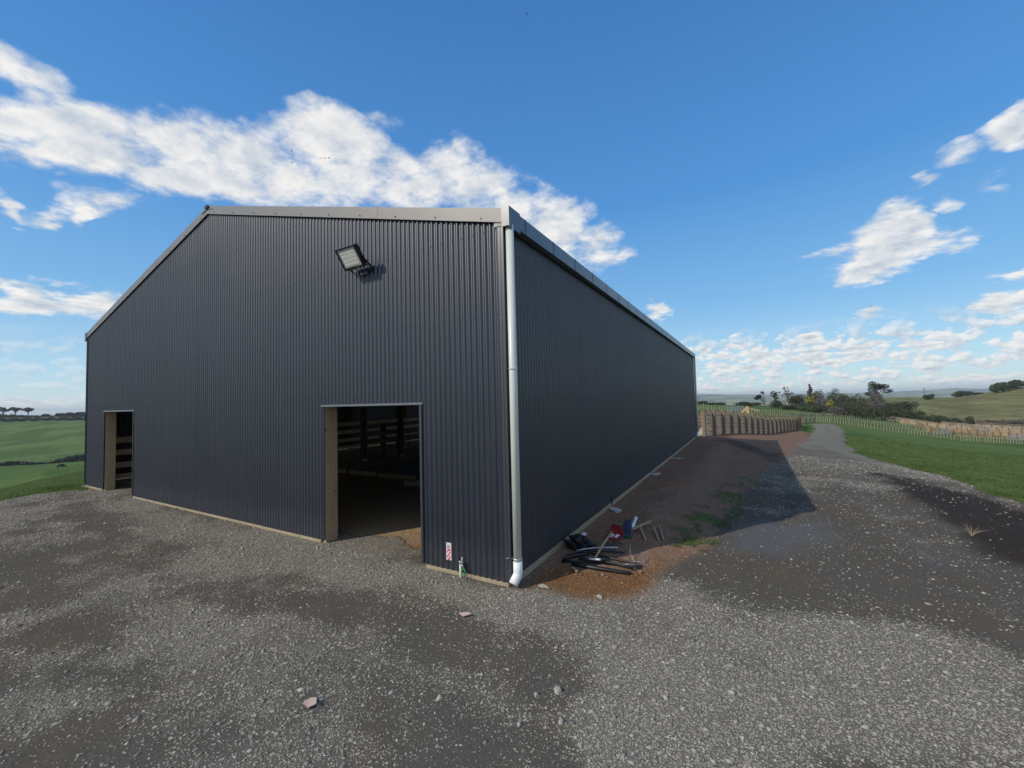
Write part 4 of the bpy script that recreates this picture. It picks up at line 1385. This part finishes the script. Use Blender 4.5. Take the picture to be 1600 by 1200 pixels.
rail_fence('far_yard_fence', 'cross rail fence left of the steel race gate', ground(1450, 97), ground(1432, 122), None, 6, 5, 1.5, .15, M_RAILORANGE, M_WOODPOST, .2)
rail_fence('far_yard_fence', 'cross rail fence right of the steel race gate', ground(1550, 92), ground(1515, 118), None, 6, 5, 1.5, .15, M_RAILORANGE, M_WOODPOST, .2)


# ------------------------------------------------------------------ vegetation
def leaf_mat(name, c0, c1):
    m, n, b = mat(name)
    co = n.n('ShaderNodeTexCoord').outputs['Object']
    oi_ = n.n('ShaderNodeObjectInfo')
    g = n.noise(co, 1.1, 5, .7)
    g2 = n.noise(co, 6.0, 2, .7)
    c = n.mix(n.sm(g, .35, .65), c0, c1)
    c = n.mix(n.m('MULTIPLY', g2, .5), c, tuple(v * .6 for v in c0))
    hsn = n.n('ShaderNodeHueSaturation', {'Color': c, 'Value': n.m('ADD', .8, n.m('MULTIPLY', oi_.outputs['Random'], .45)), 'Hue': n.m('ADD', .49, n.m('MULTIPLY', oi_.outputs['Random'], .02))})
    n.put(b.inputs['Base Color'], hsn)
    b.inputs['Roughness'].default_value = .7
    b.inputs['Specular IOR Level'].default_value = .25
    return m


M_LEAF = leaf_mat('bush_leaves', (.042, .056, .028), (.10, .12, .058))
M_LEAFGREY = leaf_mat('grey_twigs', (.10, .085, .075), (.19, .165, .15))
M_LEAFYEL = leaf_mat('yellow_leaves', (.20, .17, .03), (.36, .30, .06))
M_PINE = leaf_mat('pine_needles', (.022, .034, .020), (.055, .068, .036))
M_BARK = simple('bark', (.13, .11, .09), .95, .3, 4)
M_BARKPALE = simple('pale_bark', (.26, .24, .21), .95, .2, 4)


def foliage_mesh(name, blobs, leaf, material, seed):
    rng = np.random.default_rng(seed)
    Vs, k = [], 0
    for (cx, cy, cz, rx, rz, n_) in blobs:
        d = rng.normal(size=(n_, 3)); d /= np.linalg.norm(d, axis=1)[:, None]
        rad = rng.uniform(.35, 1.0, n_) ** .45
        lob = 1 + .22 * np.sin(d[:, 0] * 5 + seed) * np.cos(d[:, 1] * 4 + cz) + .12 * np.sin(d[:, 2] * 9 + seed)
        c = np.stack([cx + d[:, 0] * rx * rad * lob, cy + d[:, 1] * rx * rad * lob, cz + d[:, 2] * rz * rad * lob], 1)
        a = rng.normal(size=(n_, 3)); a /= np.linalg.norm(a, axis=1)[:, None]
        b_ = np.cross(a, rng.normal(size=(n_, 3))); b_ /= np.linalg.norm(b_, axis=1)[:, None]
        s_ = leaf * rng.uniform(.5, 1.3, n_)[:, None]
        q = np.stack([c - a * s_, c - b_ * s_ * .6, c + a * s_, c + b_ * s_ * .6], 1)
        Vs.append(q.reshape(-1, 3))
    V = np.concatenate(Vs)
    Fq = np.arange(len(V)).reshape(-1, 4)
    return np_mesh(name, V, Fq, material)


def tree(name, label, cat, px, D, top_y, wpx, seed, kind='round', lm=None, bm_=None, group=None, dens=1.0, lift=0.0, trunk=True):
    p = ground(px, D)
    k = D / FPX
    topz = CAM[2] + ray(px, top_y)[2] * D
    h = max(topz - p[2], 1.2)
    wd = wpx * k / 2
    root = thing(name, label, cat, (p[0], p[1], p[2] + lift), 0, group)
    rng = random.Random(seed)
    lm = lm or M_LEAF; bm_ = bm_ or M_BARK
    leaf = max(.10, .95 * k)
    blobs, limbs = [], []
    if kind == 'round':
        n_ = 7
        for i in range(n_):
            a = rng.uniform(0, 6.28); r_ = rng.uniform(.2, .62) * wd
            zc = rng.uniform(.35, .74) * h
            blobs.append((r_ * math.cos(a), r_ * math.sin(a), zc, wd * rng.uniform(.35, .5), h * rng.uniform(.16, .25), int(230 * dens)))
            limbs.append((r_ * math.cos(a) * .8, r_ * math.sin(a) * .8, zc))
        blobs.append((0, 0, h * .42, wd * .75, h * .38, int(420 * dens)))
    elif kind == 'shrub':
        for i in range(6):
            a = rng.uniform(0, 6.28); r_ = rng.uniform(.1, .65) * wd
            blobs.append((r_ * math.cos(a), r_ * math.sin(a), rng.uniform(.3, .68) * h, wd * rng.uniform(.35, .5), h * rng.uniform(.24, .34), int(150 * dens)))
            limbs.append((r_ * math.cos(a) * .7, r_ * math.sin(a) * .7, .5 * h))
        blobs.append((0, 0, h * .35, wd * .9, h * .38, int(260 * dens)))
    elif kind == 'umbrella':
        for i in range(9):
            a = i * 2.4; r_ = (.2 + .75 * (i / 8)) * wd * .75
            zc = h * rng.uniform(.64, .93) - .12 * h * (r_ / wd)
            blobs.append((r_ * math.cos(a), r_ * math.sin(a), zc, wd * rng.uniform(.2, .36), h * .07, int(130 * dens)))
            limbs.append((r_ * math.cos(a) * .8, r_ * math.sin(a) * .8, zc))
    elif kind == 'lean':
        ex = -RT * wd * 1.0
        for i in range(7):
            t = rng.uniform(0, 1)
            blobs.append((ex[0] * t * 1.1 + rng.uniform(-.2, .2) * wd, ex[1] * t * 1.1, h * (.93 - .42 * t), wd * rng.uniform(.2, .34), h * rng.uniform(.06, .09), int(90 * dens)))
            limbs.append((blobs[-1][0], blobs[-1][1], blobs[-1][2]))
    elif kind == 'cone':
        for i in range(9):
            t = i / 8
            blobs.append((rng.uniform(-.1, .1) * wd, rng.uniform(-.1, .1) * wd, h * (.2 + .78 * t), wd * (1 - t * .88), h * .05, int((60 + 110 * (1 - t)) * dens)))
    elif kind == 'bare':
        for i in range(16):
            a = rng.uniform(0, 6.28); r_ = rng.uniform(.25, 1.0) * wd
            limbs.append((r_ * math.cos(a), r_ * math.sin(a), rng.uniform(.55, .98) * h))
            blobs.append((limbs[-1][0], limbs[-1][1], limbs[-1][2], wd * .16, h * .04, int(18 * dens)))
    if trunk:
        tr = MB()
        tr0 = max(.10, h * .028)
        if kind == 'lean':
            tr.tube([(0, 0, -.3), (RT[0] * .08 * h, RT[1] * .08 * h, h * .45), (0, 0, h * .85)], [tr0, tr0 * .7, tr0 * .3], 6)
        else:
            tr.tube([(0, 0, -.3), (.02 * h, .01 * h, h * .4), (0, 0, h * .8)], [tr0, tr0 * .75, tr0 * .3], 6)
        for lx, ly, lz in limbs:
            b0 = lz * rng.uniform(.35, .6)
            tr.tube([(0, 0, b0), (lx * .5, ly * .5, b0 + (lz - b0) * .6), (lx, ly, lz)], [tr0 * .5, tr0 * .35, tr0 * .14], 5)
        tr.build('trunk', bm_, root, True)
    if blobs:
        put('crown', foliage_mesh('crown', blobs, leaf, lm, seed), root)
    return root


t_ = tree
# bush and trees beyond the yards, from left to right
t_('low_bush', 'low dark bush just right of the far shed corner on the skyline', 'bush', 1094, 190, 626, 26, 1, 'shrub')
t_('low_bush', 'long low dark bush sloping down beside the one at the shed corner', 'bush', 1113, 195, 629, 30, 2, 'shrub')
t_('low_bush', 'small dark bush at the low end of the skyline bushes left of the leaning pine', 'bush', 1127, 200, 632.5, 14, 22, 'shrub')
t_('low_bush', 'rounded dark bush to the left of the foot of the leaning pine', 'bush', 1159, 180, 627, 26, 3, 'shrub')
t_('low_bush', 'rounded dark bush directly under the leaning pine', 'bush', 1177, 180, 628, 24, 4, 'shrub')
t_('pine_tree', 'flat-topped pine leaning to the left on the skyline', 'tree', 1194, 172, 611.5, 22, 5, 'lean', M_PINE)
t_('bare_tree', 'thin sparse tree between the leaning pine and the tall bare tree', 'tree', 1213, 175, 611, 15, 6, 'bare', M_PINE, M_BARK, None, 2)
t_('bare_tree', 'tall bare tree with a pale trunk on the skyline', 'tree', 1232, 160, 604.5, 17, 7, 'bare', M_LEAFGREY, M_BARKPALE)
t_('low_bush', 'dark bush under the thin sparse tree', 'bush', 1216, 150, 622, 28, 8, 'shrub')
t_('round_tree', 'rounded dark tree just right of the tall bare tree', 'tree', 1247, 165, 612, 30, 9)
t_('conifer_tree', 'pointed greyish conifer left of the house', 'tree', 1267, 200, 601, 17, 10, 'cone', M_LEAFGREY, None, None, 2)
t_('yellow_tree', 'small yellow tree at the foot of the pointed conifer', 'tree', 1266, 170, 617, 13, 11, 'shrub', M_LEAFYEL)
t_('grey_tree', 'leafless grey-brown tree behind the house', 'tree', 1281, 215, 605, 22, 12, 'round', M_LEAFGREY, None, None, .8)
t_('round_tree', 'broad dark tree rising above the house', 'tree', 1303, 205, 602.5, 32, 13)
t_('round_tree', 'smaller dark tree touching the right side of the broad one above the house', 'tree', 1318, 215, 609, 20, 14)
t_('yellow_tree', 'small yellow bush by the right end of the house roof', 'tree', 1297, 150, 622, 11, 15, 'shrub', M_LEAFYEL)
t_('round_tree', 'dark tree midway between the house and the wide pine', 'tree', 1335, 190, 612, 30, 16)
t_('wide_pine', 'wide flat-crowned pine highest on the skyline', 'tree', 1371, 205, 593, 42, 17, 'umbrella', M_PINE, None, None, 1.8)
t_('grey_tree', 'bare grey scrub tree under the wide pine', 'tree', 1371, 180, 608, 34, 18, 'round', M_LEAFGREY, M_BARKPALE, None, .9)
t_('round_tree', 'dark bush low on the left of the wide pine', 'tree', 1352, 195, 613, 16, 19, 'shrub')
t_('lone_tree', 'lone dark tree on the slope right of the wide pine', 'tree', 1421, 215, 624, 24, 20)
t_('low_bush', 'dark bush standing alone among the far yard rails', 'bush', 1511, 148, 646, 19, 21, 'shrub')
t_('low_bush', 'small bush on the brow beside the power pole', 'bush', 1452, 330, 615, 14, 23, 'shrub')
t_('hedge_tree', 'left of the dark trees lining the brow right of the power pole', 'tree', 1500, 352, 610, 20, 24, 'shrub')
t_('hedge_tree', 'middle one of the dark trees lining the brow right of the power pole', 'tree', 1515, 352, 610.5, 20, 25, 'shrub')
t_('hedge_tree', 'right and lowest of the dark trees lining the brow', 'tree', 1531, 345, 613.5, 18, 26, 'shrub')
for i, (px, ty, wp_, lb) in enumerate(((1558, 597, 18, 'leftmost tree on top of the dry hill'), (1570, 594.5, 18, 'second tree from the left on top of the dry hill'), (1582, 593, 18, 'third tree from the left on top of the dry hill'), (1595, 591, 20, 'tallest tree at the right edge on top of the dry hill'))):
    t_('hill_tree', lb, 'tree', px, 322, ty, wp_, 30 + i, 'round', None, None, None, 1.0)
# the thicket below the house and the wide pine
rs_ = random.Random(4)
thk = [(1258, 128, 631, 22), (1270, 122, 634, 26), (1286, 118, 633, 28), (1302, 114, 634, 30), (1318, 118, 632, 28), (1334, 116, 634, 30), (1350, 120, 632, 30), (1366, 124, 632, 30), (1382, 128, 634, 28),
       (1398, 130, 637, 28), (1413, 132, 641, 26), (1428, 136, 644, 26), (1443, 142, 646, 24), (1458, 146, 648, 22), (1472, 150, 650, 22), (1486, 152, 651, 20),
       (1276, 150, 629, 26), (1294, 150, 631, 26), (1312, 148, 627, 30), (1330, 148, 625, 30), (1348, 150, 624, 30), (1366, 152, 623, 30), (1384, 152, 626, 30), (1400, 154, 630, 28), (1416, 158, 637, 22), (1434, 160, 641, 20),
       (1320, 180, 620, 26), (1342, 175, 619, 26), (1390, 178, 621, 24), (1405, 185, 625, 20), (1258, 150, 627, 22), (1246, 140, 630, 20), (1232, 138, 632, 20)]
for i, (px, D, ty, wp_) in enumerate(thk):
    t_('thicket_shrub', 'dark grey-green shrub in the dense thicket below the house and the wide pine', 'bush', px, D, ty + rs_.uniform(-1, 1), wp_ * 1.1, 100 + i, 'shrub',
       M_LEAFGREY if i in (3, 21, 27) else None, None, 'shrubs of the thicket', 1.25)
for i, px in enumerate((1535, 1552, 1569, 1586, 1601)):
    t_('dry_scrub', 'tawny scrub bush along the foot of the dry hill behind the yards', 'bush', px, 172, 656 - i * .6, 22, 160 + i, 'shrub', M_LEAFGREY, None, 'scrub at the foot of the dry hill', .8)

# left: umbrella pines by the sea, belt of dark trees, gully bushes
for i, (px, ty, wp_, lb) in enumerate(((5, 635, 15, 'leftmost umbrella pine at the left edge of the picture'), (24, 634.5, 17, 'middle umbrella pine of the three on the left ridge'), (44, 635.5, 14, 'right umbrella pine of the three on the left ridge'))):
    t_('umbrella_pine', lb, 'tree', px, 690, ty, wp_, 200 + i, 'umbrella', M_PINE, None, None, 2.2)
for i, (px, ty, wp_) in enumerate(((3, 646, 16), (15, 647, 14), (30, 647.5, 14), (46, 648, 14), (58, 649, 12), (71, 646.5, 10), (80, 649.5, 10), (93, 645, 12), (102, 644.5, 14), (113, 644, 14), (124, 643.5, 14), (134, 643, 14))):
    t_('ridge_tree', 'small dark tree in the belt along the left ridge below the sea', 'tree', px, 690, ty, wp_, 220 + i, 'shrub', M_PINE, None, 'trees of the left ridge belt', .7, 0, False)
for i in range(22):
    px = 2 + i * 6.5
    t_('ridge_scrub', 'low dark scrub on the slope under the left ridge', 'bush', px, 610 - (i % 3) * 22, 652.3 - px * .01 + (i % 3) * 1.3, 12, 240 + i, 'shrub', M_PINE, None, 'scrub under the left ridge', .5, 0, False)
for i, (px, ty, wp_) in enumerate(((6, 722, 16), (18, 720, 18), (31, 719, 18), (44, 720, 16), (57, 722, 16), (70, 722, 14), (83, 720, 14), (95, 716, 16), (105, 712, 18), (115, 709, 18), (125, 708, 18), (134, 709, 16))):
    t_('gully_bush', 'dark bush filling the gully below the green hill on the left', 'bush', px, 238, ty, wp_, 270 + i, 'shrub', M_PINE, None, 'bushes in the left gully', .8, 0, False)

# cattle grazing on the left slope
cow = thing('cow', 'black cow grazing on the near slope, closest to the shed', 'cow', (0, 0, 0), 0, 'black cattle on the left slope')
me = bpy.data.meshes.new('cow_body')
sk_v = [(0, 0, 1.15), (.5, 0, 1.18), (.95, 0, 1.05), (-.55, 0, 1.15), (-.95, 0, 1.2), (1.3, 0, .75), (1.5, 0, .42), (1.72, 0, .25),
        (.55, .22, .85), (.55, .22, .42), (.56, .22, .04), (.55, -.22, .85), (.5, -.22, .42), (.48, -.22, .04),
        (-.85, .22, .85), (-.95, .22, .45), (-.88, .22, .04), (-.85, -.22, .85), (-.92, -.22, .45), (-.84, -.22, .04), (-1.2, 0, .95), (-1.25, 0, .5)]
sk_e = [(0, 1), (1, 2), (0, 3), (3, 4), (2, 5), (5, 6), (6, 7), (1, 8), (8, 9), (9, 10), (1, 11), (11, 12), (12, 13), (4, 14), (14, 15), (15, 16), (4, 17), (17, 18), (18, 19), (4, 20), (20, 21)]
sk_r = [.52, .48, .36, .50, .42, .20, .17, .12, .15, .08, .07, .15, .08, .07, .17, .09, .07, .17, .09, .07, .05, .04]
me.from_pydata(sk_v, sk_e, [])
me.materials.append(simple('cow_hide', (.012, .011, .010), .7, .2))
co_ = put('body', me, cow)
md = co_.modifiers.new('skin', 'SKIN')
for i, v in enumerate(me.skin_vertices[0].data): v.radius = (sk_r[i], sk_r[i]); v.use_root = (i == 0)
co_.modifiers.new('sub', 'SUBSURF').levels = 1
for s in (-1, 1): MB().tube([(1.38, s * .1, .72), (1.36, s * .34, .74)], [.07, .02], 5).build('ear', me.materials[0], cow)
cow.location = ground(97, 125); cow.scale = (.75,) * 3; cow.rotation_euler = (0, 0, 1.2)
dup(cow, ground(43, 205), 2.6, 'black cow at the gully edge, left one of the pair', 1.1)
dup(cow, ground(54, 196), 4.4, 'black cow at the gully edge, right one of the pair', .9)

# house among the trees
p = ground(1286, 232)
hz = CAM[2] + ray(1286, 632.5)[2] * 232
M_HROOF = simple('house_roof', (.17, .18, .21), .7, .1, 2)
hs_ = thing('house', 'low house with a grey hipped roof among the dark trees', 'house', (p[0], p[1], hz), AX)
MB().box(-5.0, 5.0, -3.5, 3.5, min(p[2] - hz, -2.6), 0).build('wall', simple('house_wall', (.5, .48, .42), .9, .1), hs_)
rf = MB().add([(-5.6, -4.1, -.05), (5.6, -4.1, -.05), (5.6, 4.1, -.05), (-5.6, 4.1, -.05), (-2.0, 0, 2.7), (2.0, 0, 2.7)], [(0, 1, 5, 4), (1, 2, 5), (2, 3, 4, 5), (3, 0, 4), (3, 2, 1, 0)]).build('roof', M_HROOF, hs_)
MB().box(-1.3, -.6, -.4, .4, 1.9, 3.6).build('chimney', M_PVCWHITE, rf)
for x in (-3.2, 0, 3.0):
    MB().box(x - .7, x + .7, -3.56, -3.502, -1.7, -.6).build('window', M_BLACK, hs_)

# power pole
p = ground(1446, 345)
pl_ = thing('power_pole', 'thin wooden power pole with a crossarm on the brow of the hill', 'power pole', p, AX)
MB().tube([(0, 0, -1), (0, 0, 9.2)], [.22, .16], 8).build('pole', M_BARK, pl_)
MB().box(-1.3, 1.3, -.1, .1, 8.3, 8.55).build('crossarm', M_BARK, pl_)
for x in (-1.1, -.4, .4, 1.1): MB().tube([(x, 0, 8.56), (x, 0, 8.8)], .07, 6).build('insulator', M_PVCWHITE, pl_)

# dry weed stalks on the mud band
wd_ = G(1518, 838)
root = thing('dry_weed', 'tuft of dry grey weed stalks on the dark mud band right of the track', 'weed', wd_)
for i in range(14):
    a = rs_.uniform(0, 6.28); l_ = rs_.uniform(.06, .17); r_ = rs_.uniform(.06, .18)
    MB().tube([(0, 0, 0), (math.cos(a) * r_ * .4, math.sin(a) * r_ * .4, l_ * .6), (math.cos(a) * r_, math.sin(a) * r_, l_)], [.0022, .0018, .001], 4).build('stalk', M_WOODGREY, root)

# birds
mb = MB()
mb.add([(-.9, .1, .22), (-.35, .18, .12), (-.1, 0, 0), (-.3, -.12, .08), (.9, .1, .22), (.35, .18, .12), (.1, 0, 0), (.3, -.12, .08)], [(0, 1, 2, 3), (4, 7, 6, 5)])
me_w = mb.mesh('bird_wings', M_BLACK)
me_bd = MB().tube([(0, .45, .02), (0, .2, .0), (0, -.1, 0), (0, -.5, .02)], [.02, .09, .10, .02], 6).mesh('bird_body', M_BLACK)
for i, (px, py, lb) in enumerate(((455.5, 236, 'leftmost tiny dark bird against the big cloud'), (501.5, 247, 'left bird of the close trio before the big cloud'), (508, 247.5, 'middle bird of the close trio before the big cloud'),
                                  (514, 247, 'right bird of the close trio before the big cloud'), (456, 254.5, 'lowest tiny dark bird against the big cloud'), (823, 22, 'lone dark bird high in the blue sky'), (1361, 478, 'lone dark bird under the big right cloud'))):
    q = at(px, py, 170)
    r = thing('bird', lb, 'bird', q, i * .9, 'birds in flight')
    put('wings', me_w, r); put('body', me_bd, r)

# ------------------------------------------------------------------ loose stones, stems of grass
nS = 330000
rr_ = np.exp(RNG.uniform(math.log(1.5), math.log(17.0), nS))
aa_ = RNG.uniform(math.radians(-90), math.radians(32), nS)
sx, sy = CAM[0] + np.sin(aa_) * rr_, CAM[1] + np.cos(aa_) * rr_
c_ = classes(sx, sy)
out_ = (sx > .05) | (sy < -.03)
prob = (c_['pale'] ** 1.3 * .95 + .09) * (c_['gravel'] > .3) * out_
prob = np.maximum(prob, .30 * (c_['dirt'] > .5) * out_ * (c_['inside'] < .5))
prob = np.maximum(prob, .8 * (c_['ochre'] > .3) * out_)
prob = prob * (1 - .4 * c_['dark_smooth']) * (1 - .8 * c_['mud'])
keep = RNG.uniform(size=nS) < prob
sx, sy, rr_ = sx[keep], sy[keep], rr_[keep]
ok_ = c_['ochre'][keep]; dk_ = c_['dirt'][keep]
sz = float(1) * H(sx, sy)
n1 = len(sx)
size = (0.0024 + 0.00062 * rr_) * np.exp(RNG.normal(0, .5, n1))
print('stones', n1)
size = np.clip(size, .002, .026)
base = np.array([(1, 0, 0), (0, 1, 0), (-1, 0, 0), (0, -1, 0), (0, 0, 1), (0, 0, -1)], float)
bf = np.array([(0, 1, 4), (1, 2, 4), (2, 3, 4), (3, 0, 4), (1, 0, 5), (2, 1, 5), (3, 2, 5), (0, 3, 5)])
jit = base[None] + RNG.normal(0, .24, (n1, 6, 3))
jit *= np.stack([RNG.uniform(.8, 1.5, n1), RNG.uniform(.7, 1.1, n1), RNG.uniform(.4, .8, n1)], 1)[:, None, :]
th = RNG.uniform(0, 6.28, n1); ct, st = np.cos(th), np.sin(th)
X = jit[..., 0] * ct[:, None] - jit[..., 1] * st[:, None]
Y = jit[..., 0] * st[:, None] + jit[..., 1] * ct[:, None]
V = np.stack([X * size[:, None] + sx[:, None], Y * size[:, None] + sy[:, None], jit[..., 2] * size[:, None] + (sz + size * .05)[:, None]], -1).reshape(-1, 3)
Fq = (bf[None] + (np.arange(n1) * 6)[:, None, None]).reshape(-1, 3)
rnd = RNG.uniform(size=n1)
tone = np.stack([rnd, ok_ , dk_, np.ones(n1)], 1)
m, n, b = mat('crushed_stone')
at_ = n.n('ShaderNodeSeparateXYZ', {0: n.n('ShaderNodeAttribute', attribute_name='tone').outputs['Vector']})
c = n.mix(at_.outputs[0], (.17, .16, .135), (.42, .395, .335))
c = n.mix(n.m('MULTIPLY', at_.outputs[2], .75), c, (.32, .21, .14))
c = n.mix(at_.outputs[1], c, n.mix(at_.outputs[0], (.13, .06, .025), (.32, .19, .09)))
n.put(b.inputs['Base Color'], c)
b.inputs['Roughness'].default_value = .95
b.inputs['Specular IOR Level'].default_value = .25
me = np_mesh('gravel_stones', V, Fq, m, False, {'tone': np.repeat(tone, 6, axis=0)})
tag(put('gravel_stones', me), kind='stuff')


def blades(name, px0, px1, d0, d1, count, hmin, hmax, seed, pred):
    rng = np.random.default_rng(seed)
    az0, az1 = math.atan2(*ray(px0, 700)[:2]), math.atan2(*ray(px1, 700)[:2])
    r = np.exp(rng.uniform(math.log(d0), math.log(d1), count)); a = rng.uniform(az0, az1, count)
    x, y = CAM[0] + np.sin(a) * r, CAM[1] + np.cos(a) * r
    cc = classes(x, y)
    k = pred(cc, x, y) & (rng.uniform(size=count) < .35 + .65 * fbm(x, y, 1.5, 3, 90))
    x, y, r = x[k], y[k], r[k]
    n_ = len(x)
    z = H(x, y) - .005
    h = rng.uniform(hmin, hmax, n_) * (1 + r * .008) * (.5 + fbm(x, y, .8, 3, 95))
    th = rng.uniform(0, 6.28, n_); wd = (.0035 + .00045 * r)
    lx, ly = rng.normal(0, .5, n_) * h, rng.normal(0, .5, n_) * h
    V = np.stack([np.stack([x - np.cos(th) * wd, y - np.sin(th) * wd, z], 1), np.stack([x + np.cos(th) * wd, y + np.sin(th) * wd, z], 1),
                  np.stack([x + lx, y + ly, z + h], 1)], 1).reshape(-1, 3)
    return V


m, n, b = mat('grass_blades')
co = n.n('ShaderNodeNewGeometry').outputs['Position']
c = n.mix(n.sm(n.noise(co, 1.2, 5, .7), .35, .65), (.095, .15, .040), (.20, .26, .090))
c = n.mix(n.m('MULTIPLY', n.sm(n.noise(co, 25, 2), .5, .8), .6), c, (.17, .18, .09))
n.put(b.inputs['Base Color'], c); b.inputs['Roughness'].default_value = .7
b.inputs['Specular IOR Level'].default_value = .2
tr_ = n.n('ShaderNodeBsdfTranslucent', {'Color': c}); ms_ = n.n('ShaderNodeMixShader', {0: .5, 1: b.outputs[0], 2: tr_})
n.put([q for q in m.node_tree.nodes if q.type == 'OUTPUT_MATERIAL'][0].inputs[0], ms_)
grs = lambda cc, x, y: cc['grass'] > .5
V = np.vstack([blades('g', 1262, 1612, 8.5, 60, 110000, .03, .07, 1, grs), blades('g', -8, 137, 13.5, 70, 50000, .03, .08, 2, grs),
               blades('g', 960, 1190, 4, 18, 60000, .015, .04, 3, lambda cc, x, y: (cc['grass'] > .25) & (y > 0) & (x > .3))])
me = np_mesh('grass_blades', V, np.arange(len(V)).reshape(-1, 3), m)
tag(put('grass_blades', me), kind='stuff')

# ------------------------------------------------------------------ haze
mb = MB()
R_ = 13500
mb.box(CAM[0] - R_, CAM[0] + R_, CAM[1] - R_, CAM[1] + R_, -75, 75)
hm = bpy.data.materials.new('haze_air')
hm.use_nodes = True
for nd in list(hm.node_tree.nodes):
    if nd.type == 'BSDF_PRINCIPLED': hm.node_tree.nodes.remove(nd)
pv = hm.node_tree.nodes.new('ShaderNodeVolumePrincipled')
pv.inputs['Color'].default_value = (.86, .93, 1.0, 1)
pv.inputs['Density'].default_value = 0.00011
pv.inputs['Anisotropy'].default_value = 0.1
hm.node_tree.links.new(pv.outputs[0], [nd for nd in hm.node_tree.nodes if nd.type == 'OUTPUT_MATERIAL'][0].inputs['Volume'])
tag(mb.build('haze', hm), kind='stuff')
